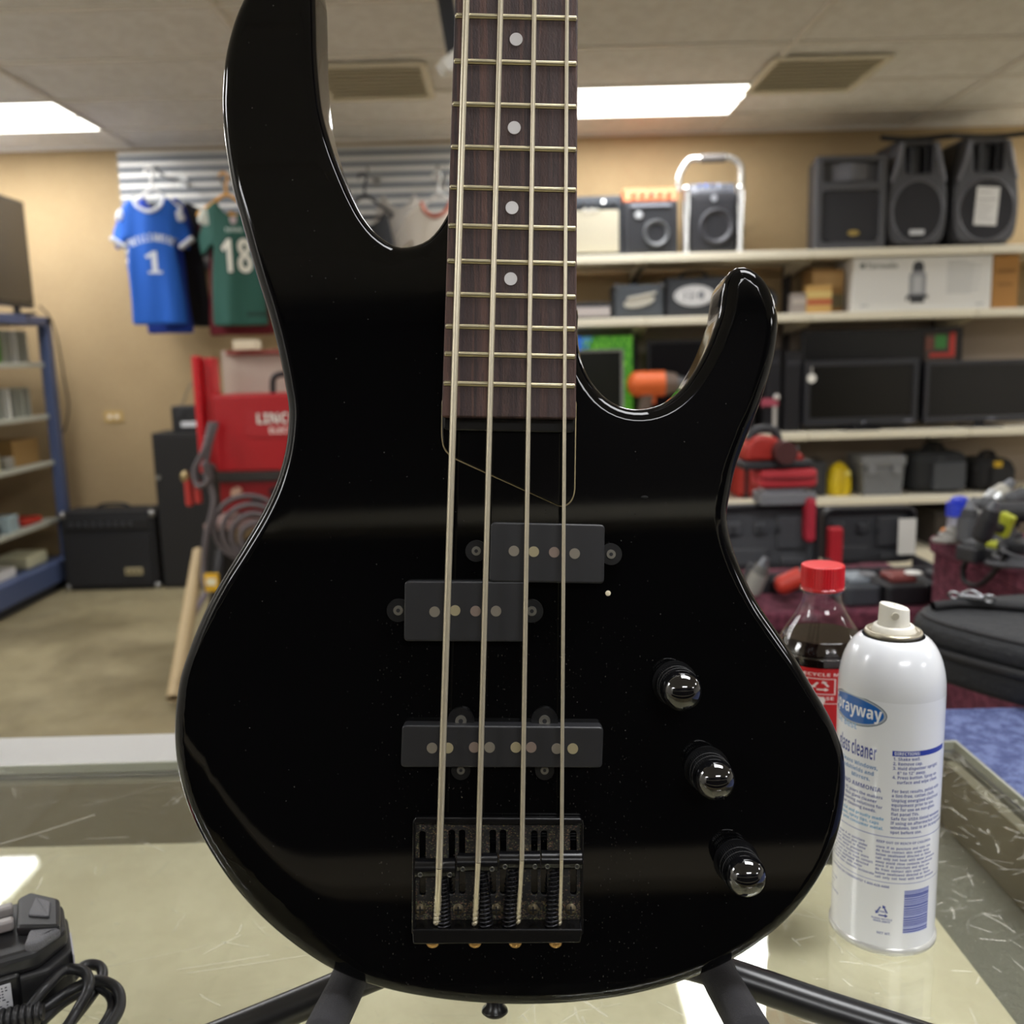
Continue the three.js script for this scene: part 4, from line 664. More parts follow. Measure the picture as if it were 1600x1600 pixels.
  part('jar', cy(0.024, 0.026, 0.05, 0, 0.025, 0), M(0x9a9aa6, 0.3), bt); part('cap', [cy(0.028, 0.028, 0.03, 0, 0.066, 0), sp(0.02, 0, 0.086, 0, 1, 0.5, 1)], M(0x2c3fc0, 0.4), bt);
  const oc = atZ(1466, 812, -2.1); single('orange_level', 'short orange level lying at the far end of the burgundy plinth', 'tool', bx(0.09, 0.022, 0.03, 0, 0.011, 0, 0.006), M(0xcf7a1e, 0.5), [x0 + 0.06, y1, -2.1]);
}
function toolCase(label, px0, px1, top, z, o = {}) {   // open blow moulded case: upright lid with moulded pockets, base tray in front
  const s = spanOn(px0, px1, top, LOWT, z), w = s.w, h = s.h, t = thing('tool_case', label, 'tool case', [s.x, LOWT, z], o.turn ?? 0, 'open tool cases on the burgundy table');
  const m = M(o.c ?? 0x45464a, 0.55), md = M(0x2a2b2f, 0.6);
  const fr = roundPoly(rectPts(-w / 2, 0.03, w / 2, h), 0.03); fr.holes.push(new THREE.Path(roundPoly(rectPts(-w / 2 + 0.012, 0.042, w / 2 - 0.012, h - 0.012), 0.022).getPoints(6)));
  part('lid_rim', slab(fr, -0.03, 0.01, 0.004), M(o.rim ?? 0x1c1c20, 0.5), t);
  part('lid_shell', slab(roundPoly(rectPts(-w / 2 + 0.004, 0.034, w / 2 - 0.004, h - 0.004), 0.028), -0.032, -0.012, 0.004), m, t);
  for (const [x, y, a, b] of o.pockets ?? [[-0.32, 0.68, 0.16, 0.2], [-0.06, 0.68, 0.13, 0.16], [0.24, 0.62, 0.3, 0.46], [-0.2, 0.3, 0.44, 0.24], [0.26, 0.22, 0.26, 0.16]]) part('moulded_pocket', bx(a * w, b * h, 0.016, x * w, y * h, -0.008, 0.007, 2), m, t);
  for (const [x, y, a, b] of o.holes ?? [[-0.33, 0.66, 0.06, 0.12], [-0.07, 0.66, 0.05, 0.12], [0.1, 0.66, 0.05, 0.1], [-0.2, 0.16, 0.2, 0.05]]) part('moulded_recess', bx(a * w, b * h, 0.006, x * w, y * h, 0.0005, 0.003, 2), md, t);
  part('base_tray', [bx(w, 0.012, 0.14, 0, 0.007, 0.08, 0.004), bx(w, 0.05, 0.012, 0, 0.025, 0.15, 0.004), bx(0.012, 0.05, 0.14, -w / 2 + 0.006, 0.025, 0.08, 0.004), bx(0.012, 0.05, 0.14, w / 2 - 0.006, 0.025, 0.08, 0.004)], M(0x2c2d31, 0.6), t);
  part('hinge', cy(0.008, 0.008, w * 0.7, 0, 0.034, -0.012, 'x', 12), md, t);
  return { t, s };
}
{
  const a = toolCase('open grey tool case with moulded pockets beside the guitar edge', 1118, 1282, 788, -2.5);
  const b = toolCase('open black tool case with a white label behind the soda bottle', 1286, 1432, 792, -2.54, { c: 0x343538, rim: 0x151518 });
  part('paper_label', bx(0.048, 0.1, 0.003, b.s.w * 0.39, b.s.h * 0.55, 0.012, 0.001), M(0xdcdad2, 0.7), b.t, 'white paper label');
  part('red_latch', bx(0.04, 0.115, 0.03, -b.s.w * 0.47 + 0.02, b.s.h * 0.42, 0.018, 0.008), M(0xb81e2a, 0.5), b.t, 'red latch block');
  const g = 'red tools stacked on the open tool cases';
  // stack above the first case: red bags, grey caddy
  const yT = LOWT + a.s.h;
  const c = atZ(1190, 762, -2.45);
  { const t = thing('tool_caddy', 'grey and black tool caddy lying on top of the open grey case', 'caddy', [atZ(1225, 775, -2.5).x, yT + 0.001, -2.5]); part('tray', bx(0.15, 0.035, 0.09, 0, 0.018, 0, 0.008), M(0x77787c, 0.5), t); part('insert', bx(0.1, 0.014, 0.06, -0.01, 0.04, 0, 0.004), M(0x9a9ba0, 0.4), t); }
  { const t = thing('red_case', 'soft red zip case on the grey tool caddy', 'case', [atZ(1224, 760, -2.5).x, yT + 0.049, -2.5]); part('case', bx(0.152, 0.05, 0.1, 0, 0.025, 0, 0.012, 4), M(0xb52c34, 0.6), t); part('zipper', tube([[-0.076, 0.028, 0.03], [-0.07, 0.028, 0.049], [0.07, 0.028, 0.049], [0.076, 0.028, 0.03]], 0.003, 30, false, 6), M(0x7a1a20, 0.5), t); }
  { const t = thing('circular_saw', 'red and black circular saw on top of the red zip case', 'power tool', [atZ(1206, 740, -2.5).x, yT + 0.1, -2.5], 0.1, g);
    part('housing', slab(roundPoly([[-0.085, 0.022], [0.082, 0.02], [0.06, 0.045], [0.02, 0.06], [-0.005, 0.085], [-0.06, 0.088], [-0.085, 0.06]], 0.014), -0.04, 0.04, 0.012, 4), M(0xa82a20, 0.5), t);
    part('base_shoe', bx(0.19, 0.02, 0.1, 0, 0.011, 0, 0.006), M(0x28282b, 0.6), t); part('grip', tube([[-0.07, 0.075, 0.01], [-0.05, 0.1, 0.01], [0.0, 0.098, 0.01], [0.012, 0.07, 0.01]], 0.012, 30, false, 10), M(0x2c2c2f, 0.6), t); part('motor', cy(0.03, 0.03, 0.05, 0.01, 0.045, 0.05, 'z'), M(0x4a2422, 0.5), t); }
  { const p = atZ(1204, 712, -2.7); const q = spanOn(1150, 1214, 700, SH.d, SF - 0.06), o = thing('tool_bag', 'red fabric tool bag with black straps on the low shelf by the guitar', 'bag', [q.x, SH.d, SF - 0.2]); part('body', bx(q.w, q.h * 0.86, 0.26, 0, q.h * 0.43, 0, 0.05, 5), M(0xa82a20, 0.7), o); part('strap', [bx(0.03, q.h * 0.86, 0.275, -q.w * 0.22, q.h * 0.435, 0, 0.02, 3), bx(0.03, q.h * 0.86, 0.275, q.w * 0.24, q.h * 0.435, 0, 0.02, 3)], blackSoft, o); part('pocket', bx(q.w * 0.4, q.h * 0.4, 0.03, 0, q.h * 0.3, 0.135, 0.014, 3), M(0x8a1f18, 0.7), o); part('handle', tube([[-q.w * 0.2, q.h * 0.84, 0], [-q.w * 0.1, q.h, 0], [q.w * 0.1, q.h, 0], [q.w * 0.22, q.h * 0.84, 0]], 0.014, 24, false, 8), blackSoft, o); }
  { const p = atZ(1276, 800, -2.4); single('red_bag', 'narrow red pouch hanging between the two open tool cases', 'pouch', bx(0.026, 0.12, 0.05, 0, -0.06, 0, 0.012, 4), M(0xac1f34, 0.6), [p.x, p.y + 0.03, -2.46], 0, g); }
  // tools lying in the trays
  const g2 = 'tools lying on the burgundy table';
  powerTool('red and grey drill lying on the table in front of the grey case', [atZ(1232, 915, -2.26).x, LOWT + 0.06, -2.23], 0.12, M(0xc03a2a, 0.45), M(0x4c4d50, 0.5), [1.3, 0.4, 0.2], { group: g2, name: 'power_tool', batt: M(0x3a3b3e, 0.6) });
  powerTool('grey drill lying on the table right beside the guitar edge', [atZ(1176, 915, -2.26).x, LOWT + 0.06, -2.23], 0.11, M(0x8c8a84, 0.45), M(0x5c5a56, 0.5), [1.3, 1.2, 0.4], { group: g2, name: 'power_tool', batt: M(0x3a3b3e, 0.6) });
  const charger = (label, px, z, w, m, cap, lm) => { const v = atZ(px, 930, z), t = thing('battery_charger', label, 'charger', [v.x, LOWT + 0.001, z], 0.05, g2); part('base', slab(roundPoly(rectPts(-w / 2, -0.06, w / 2, 0.06), 0.02), 0, 0.05, 0.008).rotateX(-Math.PI / 2), m, t); part('dock', bx(w * 0.6, 0.02, 0.07, 0, 0.058, 0, 0.008, 3), cap, t); part('sticker', cy(0.02, 0.02, 0.003, w * 0.25, 0.071, 0.02), lm, t); };
  charger('grey battery charger on the table behind the soda bottle', 1334, -2.25, 0.09, M(0x3a3d42, 0.5), M(0x8f979e, 0.5), grey);
  charger('black battery charger with red and white stickers on the table', 1402, -2.25, 0.11, M(0x1d1d20, 0.5), M(0x7a3c38, 0.5), white);
  charger('black battery charger with a pale oval at the end of the table', 1468, -2.25, 0.085, M(0x222226, 0.5), M(0x333438, 0.5), M(0xd0d6d8, 0.5));
}

// ---------------------------------------------------------------- the glass display counter in front
const gc = atY(1492, 1153, COUNTER), gl = atY(135, 1194, COUNTER);
const GZ = (gc.z + gl.z) / 2, GX = atY(1494, 1155, COUNTER).x, GX0 = -1.25, GN = -0.16;
{
  const t = thing('display_counter', 'glass topped display counter under the guitar stand', 'counter', [0, 0, 0]);
  const glass = M(0xfcfefb, 0.02, { transmission: 1, thickness: 0, ior: 1.5 });
  const cx = (GX + GX0) / 2, w = GX - GX0, cz = (GZ + GN) / 2, d = GN - GZ;
  part('glass_top', bx(w - 0.006, 0.01, d - 0.006, cx, COUNTER - 0.005, cz, 0), glass, t);
  const edge = M(0x9c9c92, 0.25);
  part('glass_edge', [bx(w, 0.0096, 0.003, cx, COUNTER - 0.005, GZ + 0.0015, 0.001), bx(0.003, 0.0096, d, GX - 0.0015, COUNTER - 0.005, cz, 0.001)], edge, t, 'pale green polished glass edge');
  const alu = M(0x6a6660, 0.5);
  part('frame_rail', [bx(w, 0.022, 0.004, cx, COUNTER - 0.022, GZ + 0.003, 0.001), bx(0.004, 0.022, d, GX - 0.003, COUNTER - 0.022, cz, 0.001)], alu, t);
  const deckTex = noiseTex(512, [5, 18, 70, 256], [184, 173, 148], [201, 191, 167], 1.6, true, 1.3);
  const sx = atY(1436, 1400, COUNTER - 0.075).x;
  part('deck_board', boxUV(bx(sx - GX0, 0.01, d - 0.02, (sx + GX0) / 2, COUNTER - 0.08, cz + 0.006, 0)), M(0xffffff, 0.75, { map: deckTex }), t, 'pale olive lining board under the glass');
  part('dark_reflection_board', boxUV(bx(GX - sx, 0.008, d - 0.02, (GX + sx) / 2, COUNTER - 0.081, cz + 0.006, 0)), M(0x67645c, 0.8, { bumpMap: clothBump, bumpScale: 0.001 }), t, 'dark grey board standing in for the dark reflection in the glass by the spray can');  // dark reflection in the glass, put into the colour of a board
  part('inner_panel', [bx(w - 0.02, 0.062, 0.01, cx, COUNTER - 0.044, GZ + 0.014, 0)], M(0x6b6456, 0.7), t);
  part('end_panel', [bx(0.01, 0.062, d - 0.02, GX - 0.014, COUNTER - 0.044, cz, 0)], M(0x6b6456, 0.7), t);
  part('cabinet', bx(w - 0.01, COUNTER - 0.09, d - 0.01, cx, (COUNTER - 0.09) / 2, cz, 0.004), M(0x4f5a78, 0.6), t);
  // scratches worn into the glass, as they lie in the photograph: short bright strokes, densest at the right end
  const scr = canvasTex(2048, 1024, (c, W, Hh) => {
    c.fillStyle = '#000'; c.fillRect(0, 0, W, Hh); c.lineCap = 'round';
    const stroke = (x, y, len, ang, a, lw) => { c.strokeStyle = `rgba(255,255,255,${a})`; c.lineWidth = lw; c.beginPath(); c.moveTo(x, y); const b = rr(-0.5, 0.5); c.quadraticCurveTo(x + Math.cos(ang) * len * 0.5 + b * len * 0.3, y + Math.sin(ang) * len * 0.5, x + Math.cos(ang) * len, y + Math.sin(ang) * len); c.stroke(); };
    for (let k = 0; k < 1500; k++) { const right = rnd() < 0.6, x = right ? W * (1 - Math.pow(rnd(), 1.6) * 0.3) : rnd() * W; stroke(x, rnd() * Hh, rr(5, right ? 34 : 50), rr(0, 6.28), rr(0.08, right ? 0.42 : 0.32), rr(0.7, 1.4)); }
    for (let k = 0; k < 40; k++) stroke(W * rr(0.3, 1), rnd() * Hh, rr(60, 240), rr(0, 6.28), rr(0.15, 0.4), rr(0.8, 1.8));
    for (let k = 0; k < 500; k++) { c.fillStyle = `rgba(255,255,255,${rr(0.05, 0.3)})`; c.fillRect(rnd() * W, rnd() * Hh, rr(1, 3), rr(1, 3)); }
  }, 1, false);
  const sg = new THREE.PlaneGeometry(w - 0.02, d - 0.02).rotateX(-Math.PI / 2).translate(cx, COUNTER + 0.0003, cz);
  const sm = new THREE.MeshStandardMaterial({ color: 0xf2eee0, roughness: 0.7, alphaMap: scr, transparent: true });
  part('scratches', sg, sm, t, 'fine scratches worn into the glass top');
  // white ledge behind the glass, left of the guitar
  const lz = atY(135, 1148, COUNTER - 0.004).z, lx = atY(760, 1170, COUNTER).x;
  const l = thing('counter_ledge', 'white painted ledge along the back of the glass counter', 'ledge', [0, 0, 0]);
  part('ledge_board', bx(lx - GX0, 0.03, GZ - lz - 0.002, (lx + GX0) / 2, COUNTER - 0.019, (GZ + lz) / 2 - 0.001, 0.004), M(0xeae8e3, 0.5, { bumpMap: grainBump, bumpScale: 0.0004 }), l);
  part('ledge_support', bx(lx - GX0 - 0.04, COUNTER - 0.036, 0.02, (lx + GX0) / 2, (COUNTER - 0.036) / 2, GZ - 0.02, 0.002), M(0x56607c, 0.6), l);
}
// blue carpeted side counter with the gig bag
const BLUEY = COUNTER - 0.012;
{
  const tx = noiseTex(256, [40, 128, 256], [68, 77, 118], [100, 111, 152], 3, true, 1.8);
  const blue = M(0xffffff, 0.95, { map: tx, bumpMap: clothBump, bumpScale: 0.0015 });
  const far = atY(1500, 1104, BLUEY).z;
  const t = thing('side_counter', 'blue carpeted side counter under the black gig bag', 'counter', [0, 0, 0]);
  part('top', boxUV(bx(1.3, 0.03, -0.1 - far, GX + 0.004 + 0.65, BLUEY - 0.015, (far - 0.1) / 2, 0.008, 3)), blue, t);
  part('body', boxUV(bx(1.26, BLUEY - 0.03, -0.14 - far, GX + 0.67, (BLUEY - 0.03) / 2, (far - 0.1) / 2, 0.004)), M(0x4f5a78, 0.8), t);
  // gig bag: padded lower bout end of a soft case, lying flat
  const c0 = atY(1458, 1000, BLUEY + 0.06);
  const b = thing('gig_bag', 'black padded gig bag with a metal clip lying on the blue counter', 'bag', [c0.x, BLUEY, c0.z]);
  const nylon = M(0x1d1e20, 0.8, { bumpMap: clothBump, bumpScale: 0.0008 });
  const prof = (k) => roundPoly([[0.0 + k, 0.04], [0.01 + k, 0.1 - k], [0.1, 0.14 - k], [0.9, 0.2 - k], [0.9, -0.36 + k], [0.34, -0.33 + k], [0.15 + k, -0.18 + k], [0.05 + k, -0.05]], 0.1);
  const flat = (sh, y0, y1, bev) => slab(sh, y0, y1, bev, 5, 12).rotateX(-Math.PI / 2);
  part('lower_shell', flat(prof(0.006), 0.001, 0.038, 0.014), nylon, b);
  part('zipper_band', flat(prof(0), 0.034, 0.044, 0.004), M(0x121214, 0.6), b);
  part('upper_shell', flat(prof(0.004), 0.04, 0.074, 0.016), M(0x262729, 0.8, { bumpMap: clothBump, bumpScale: 0.0008 }), b);
  part('piping', tube(prof(0.012).getPoints(10).map((p) => V(p.x, 0.071, -p.y)), 0.003, 240, true, 8), M(0x17171a, 0.55), b);
  const strap = part('strap', tube([[0.03, 0.079, -0.07], [0.07, 0.08, -0.075], [0.14, 0.079, -0.05], [0.26, 0.079, 0.0], [0.5, 0.078, 0.06]], 0.006, 60, false, 10).scale(1, 1, 1), M(0x101012, 0.7), b);
  part('strap_clip', [bx(0.05, 0.012, 0.012, 0, 0, 0, 0.005, 3), tor(0.011, 0.003, 0.034, 0, 0).rotateX(0.6), tor(0.01, 0.003, -0.034, 0, 0).rotateX(0.6), tube([[-0.02, 0.006, 0], [0, 0.014, 0], [0.022, 0.004, 0]], 0.003, 20, false, 8)], M(0xa4a6aa, 0.25, { metalness: 0.8 }), b, 'metal strap clip').position.set(0.075, 0.089, -0.07);
  b.children[b.children.length - 1].scale.setScalar(0.55);
  b.children[b.children.length - 1].rotation.y = -0.55;
}
{ // glass cleaner can
  const c = atY(1377, 1450, COUNTER), t = thing('spray_can', 'white aerosol can of glass cleaner standing on the glass counter', 'spray can', [c.x, COUNTER + 0.0005, c.z]);
  const R = 0.0312, HB = 0.164;
  const label = canvasTex(2048, 1536, (x, W, Hh) => {           // u 0.5 faces the reader
    const U = (deg) => W / 2 + deg / 360 * W, Y = (v) => Hh * (1 - v);
    x.fillStyle = '#e9ebf0'; x.fillRect(0, 0, W, Hh);
    const navy = '#26348c', mid = '#4a78b4';
    const oy = Y(0.945), ox = U(-44);
    x.save(); x.translate(ox, oy); x.rotate(0.0);
    x.fillStyle = '#aab2bc'; x.beginPath(); x.ellipse(0, 0, 232, 92, 0, 0, 7); x.fill(); x.strokeStyle = '#56606c'; x.lineWidth = 5; x.stroke();
    const gr = '#1e62b4'; x.fillStyle = gr; x.beginPath(); x.ellipse(0, 0, 216, 78, 0, 0, 7); x.fill();
    x.fillStyle = '#f4f6fa'; x.font = 'bold 104px sans-serif'; x.textAlign = 'center'; x.save(); x.scale(0.86, 1); x.fillText('Sprayway', 0, 30); x.restore(); x.restore();
    x.textAlign = 'right'; x.fillStyle = '#8fb4dc'; x.font = 'bold 56px sans-serif'; x.fillText('The Best', U(-36), Y(0.868));
    x.save(); x.translate(U(-12), Y(0.765)); x.scale(0.4, 1.05); x.fillStyle = navy; x.font = 'bold 120px sans-serif'; x.fillText('glass cleaner', 0, 0); x.restore();
    x.fillStyle = mid; x.font = 'bold 34px sans-serif'; ['Cleans Windows,', 'Windshields and', 'Mirrors.'].forEach((s, i) => x.fillText(s, U(-10 - i * 4), Y(0.728 - i * 0.025)));
    x.fillStyle = navy; x.font = 'bold 38px sans-serif'; x.fillText('CONTAINS NO AMMONIA', U(-6), Y(0.642));
    x.font = 'bold 27px sans-serif'; ['For over 75 years the makers', 'of this glass cleaner', 'bring cleaning solutions for', 'all your cleaning needs.'].forEach((s, i) => x.fillText(s, U(-4 - (i % 2) * 6), Y(0.615 - i * 0.0195)));
    x.fillStyle = '#4a90c8'; ['In the USA and proudly made', 'for glass, spray tips, caps', 'with post consumer metal.'].forEach((s, i) => x.fillText(s, U(-2 - (i % 2) * 5), Y(0.53 - i * 0.0195)));
    x.textAlign = 'left'; x.fillStyle = '#2438a0'; x.fillRect(U(4), Y(0.815), U(74) - U(4), 32); x.fillStyle = '#e9ebf0'; x.font = 'bold 26px sans-serif'; x.fillText('DIRECTIONS:', U(6), Y(0.799));
    x.fillStyle = navy; x.font = '600 26px sans-serif';
    ['1. Shake well.', '2. Remove cap.', '3. Hold dispenser upright', '    6" to 12" away.', '4. Press button. Spray on', '    surface and wipe clean.', '', 'For best results, polish with', 'a lint-free, cotton cloth.', 'Unplug energized electrical', 'equipment prior to use.', 'Not for use on non-glass', 'flat panel TVs.', 'Safe for USDA tinted windows.', 'If using on aftermarket tinted', 'windows, test in an inconspicuous', 'spot before use.'].forEach((s, i) => x.fillText(s, U(5), Y(0.777 - i * 0.0184)));
    x.fillStyle = '#5a68b0'; x.fillRect(U(-90), Y(0.468), U(80) - U(-90), 4); x.fillRect(U(-90), Y(0.28), U(80) - U(-90), 3);
    x.fillStyle = '#3a4696'; x.font = '600 21px sans-serif';
    const words = ['contents', 'under', 'pressure', 'do', 'not', 'puncture', 'or', 'incinerate', 'keep', 'away', 'from', 'heat', 'and', 'flame', 'store', 'below', 'avoid', 'contact', 'with', 'eyes', 'call', 'if', 'swallowed', 'rinse', 'skin', 'water', 'use', 'only', 'as', 'directed'];
    let wi = 0; const para = (u0, u1, v0, n, dv) => { for (let i = 0; i < n; i++) { let px = U(u0); while (px < U(u1) - 60) { const s = words[(wi++ * 7) % words.length]; x.fillText(s, px, Y(v0 - i * dv)); px += x.measureText(s).width + 10; } } };
    para(-96, -14, 0.425, 9, 0.0155); para(-9, 60, 0.418, 9, 0.0155);
    x.font = 'bold 22px sans-serif'; x.fillText('FIRST AID', U(-96), Y(0.443)); x.fillText('KEEP OUT OF REACH OF CHILDREN', U(-9), Y(0.44));
    x.fillText('QUESTIONS OR COMMENTS? 1-800-628-4466', U(-74), Y(0.256));
    x.save(); x.translate(U(0), Y(0.155)); x.scale(0.8, 0.8); x.strokeStyle = '#2c3e98'; x.lineWidth = 11; for (let k = 0; k < 3; k++) { x.save(); x.rotate(k * 2.094); x.beginPath(); x.moveTo(-26, 30); x.lineTo(22, 30); x.stroke(); x.fillStyle = '#2c3e98'; x.beginPath(); x.moveTo(22, 14); x.lineTo(44, 30); x.lineTo(22, 46); x.fill(); x.restore(); } x.fillStyle = '#2c3e98'; x.font = 'bold 22px sans-serif'; x.textAlign = 'center'; x.fillText('STEEL', 0, 8); x.font = 'bold 20px sans-serif'; x.fillText('PLEASE RECYCLE', 0, 66); x.fillText('WHEN EMPTY', 0, 86); x.restore();
    x.fillStyle = '#b4bce4'; x.fillRect(U(23), Y(0.25), U(56) - U(23), Y(0.07) - Y(0.25)); x.fillStyle = '#3a459c'; let by = Y(0.248); while (by < Y(0.075)) { const h = 2 + (wi * 13 % 7); x.fillRect(U(23), by, U(56) - U(23), h); by += h + 3 + (wi++ * 5 % 6); }
    x.font = '600 22px sans-serif'; x.fillStyle = '#5a64a0'; ['Made in USA', 'Contents', 'Net wt.', 'Distributed by', 'Lot'].forEach((s, i) => x.fillText(s, U(-84), Y(0.2 - i * 0.02))); x.fillText('NET WT.', U(-5), Y(0.06));
  });
  label.wrapS = THREE.RepeatWrapping;
  const bodyM = M(0xffffff, 0.22, { map: label, clearcoat: 0.5, clearcoatRoughness: 0.1 });
  const body = new THREE.CylinderGeometry(R, R, HB - 0.006, 96, 1, true).translate(0, (HB - 0.006) / 2 + 0.005, 0);
  const bm = part('printed_wall', body, bodyM, t); bm.rotation.y = Math.PI + Math.atan2(-c.x, -c.z) - 0.0;
  part('base_rim', lathe([[0.001, 0.004], [R - 0.004, 0.003], [R - 0.001, 0], [R + 0.0012, 0.0016], [R + 0.0012, 0.0045], [R - 0.0002, 0.006]], 80), M(0xd6d6d2, 0.25, { metalness: 0.4 }), t);
  const dome = []; for (let k = 0; k <= 14; k++) { const a = k / 14 * Math.PI / 2 * 0.86; dome.push([0.0146 + (R - 0.0146) * Math.cos(a), HB - 0.001 + 0.034 * Math.sin(a)]); }
  part('dome', lathe(dome, 80), M(0xdddfe3, 0.2, { clearcoat: 0.5, clearcoatRoughness: 0.08 }), t);
  const vy = HB + 0.0315;
  part('valve_cup', lathe([[0.0156, vy], [0.0166, vy + 0.001], [0.0169, vy + 0.0026], [0.0161, vy + 0.004], [0.0136, vy + 0.0038], [0.013, vy + 0.001], [0.006, vy + 0.001]], 64), M(0xb8b09c, 0.3, { metalness: 0.7 }), t);
  part('actuator_skirt', lathe([[0.0128, vy + 0.001], [0.0126, vy + 0.004], [0.0122, vy + 0.0046], [0.0119, vy + 0.0065], [0.011, vy + 0.0072], [0.0096, vy + 0.0072]], 48), M(0xeae6da, 0.4), t);
  const btn = part('actuator_button', slab(roundPoly([[-0.0098, 0], [0.0098, 0], [0.0094, 0.0165], [-0.0094, 0.0165]], 0.0012), -0.0001, 0.0001, 0.00005), M(0xeae6da, 0.4), t); 
  btn.geometry = lathe([[0.001, 0.0128], [0.0078, 0.0126], [0.0087, 0.0117], [0.0092, 0]], 48); const bp = btn.geometry.attributes.position; for (let i = 0; i < bp.count; i++) if (bp.getY(i) > 0.006) bp.setY(i, bp.getY(i) + bp.getX(i) * -0.22); btn.geometry.computeVertexNormals(); btn.position.y = vy + 0.0065;
  part('nozzle', cy(0.0022, 0.0022, 0.001, 0, 0, 0, 'z', 16), M(0xb4ae9c, 0.5), t).position.set(-0.003, vy + 0.0145, 0.009);
}
{ // soda bottle
  const p = atZ(1286, 884, -0.66), R = 0.036, top = p.y - COUNTER, t = thing('soda_bottle', 'half full cola bottle with a red cap behind the spray can', 'bottle', [p.x, COUNTER + 0.0005, -0.66]);
  const k = top / 0.2335;
  const out = [[0.001, 0.006], [0.02, 0.004], [0.031, 0.001], [R - 0.001, 0.012], [R, 0.03], [R - 0.0015, 0.088], [R - 0.003, 0.094], [R - 0.003, 0.163], [0.0322, 0.168], [0.0295, 0.175], [0.0255, 0.1825], [0.021, 0.19], [0.0172, 0.197], [0.0142, 0.205], [0.0128, 0.212], [0.0158, 0.2145], [0.0158, 0.217], [0.0126, 0.2175], [0.0126, 0.23]].map(([r, y]) => [r, y * k]);
  const smooth = new THREE.SplineCurve(out.slice(0, 15).map(([r, y]) => new THREE.Vector2(r, y))).getPoints(80).map((v) => [Math.max(0.0005, v.x), v.y]);
  part('clear_shell', lathe([...smooth, ...out.slice(15)], 72), M(0xffffff, 0.03, { transmission: 1, thickness: 0, ior: 1.45 }), t);
  const lvl = 0.179 * k, liq = smooth.filter(([r, y]) => y < lvl).map(([r, y]) => [Math.max(0.0005, r - 0.0012), y + 0.0008]); liq.push([liq[liq.length - 1][0] - 0.0005, lvl], [0.0005, lvl]);
  part('cola', lathe(liq, 72), M(0x120806, 0.08), t, 'dark brown cola');
  const lab = canvasTex(1024, 400, (c, W, Hh) => {
    c.fillStyle = '#c8131c'; c.fillRect(0, 0, W, Hh); c.fillStyle = '#f2e8e6'; c.strokeStyle = '#f2e8e6';
    c.lineWidth = 5; c.strokeRect(470, 60, 92, 92); c.lineWidth = 9; c.save(); c.translate(516, 104); for (let k = 0; k < 3; k++) { c.save(); c.rotate(k * 2.094); c.beginPath(); c.moveTo(-14, 20); c.lineTo(14, 20); c.stroke(); c.beginPath(); c.moveTo(12, 8); c.lineTo(26, 20); c.lineTo(12, 32); c.fill(); c.restore(); } c.restore();
    c.font = 'bold 26px sans-serif'; c.textAlign = 'center'; c.fillText('RECYCLE ME', 516, 44); c.fillText('PLEASE', 516, 186); c.fillRect(440, 206, 160, 4);
    for (let k = 0; k < 6; k++) c.fillRect(600, 70 + k * 16, 120 - (k * 31) % 50, 6);
    c.font = 'italic bold 190px serif'; c.fillText('Coca-Cola', 60, 270); c.fillText('Coca-Cola', 1084, 270);
  });
  const lb = part('label_wrap', new THREE.CylinderGeometry(R - 0.0022, R - 0.0022, 0.052 * k, 72, 1, true).translate(0, 0.136 * k, 0), M(0xffffff, 0.35, { map: lab }), t, 'red printed label'); lb.rotation.y = Math.PI + Math.atan2(-p.x, 0.66);
  const ridg = []; for (let i = 0; i < 96; i++) { const a = i / 96 * Math.PI * 2, r = 0.0147 + (i % 2 ? 0.0004 : 0); ridg.push(new THREE.Vector2(Math.cos(a) * r, Math.sin(a) * r)); }
  part('cap', new THREE.ExtrudeGeometry(new THREE.Shape(ridg), { depth: 0.0135, bevelEnabled: true, bevelSize: 0.0012, bevelThickness: 0.0012, bevelOffset: -0.0012, bevelSegments: 3 }).rotateX(-Math.PI / 2).translate(0, 0.2185 * k, 0), M(0xc4141c, 0.35), t, 'red screw cap');
  part('cap_ring', lathe([[0.0138, 0.2145 * k], [0.0149, 0.215 * k], [0.0149, 0.2175 * k], [0.0138, 0.218 * k]], 48), M(0xc4141c, 0.35), t);
}
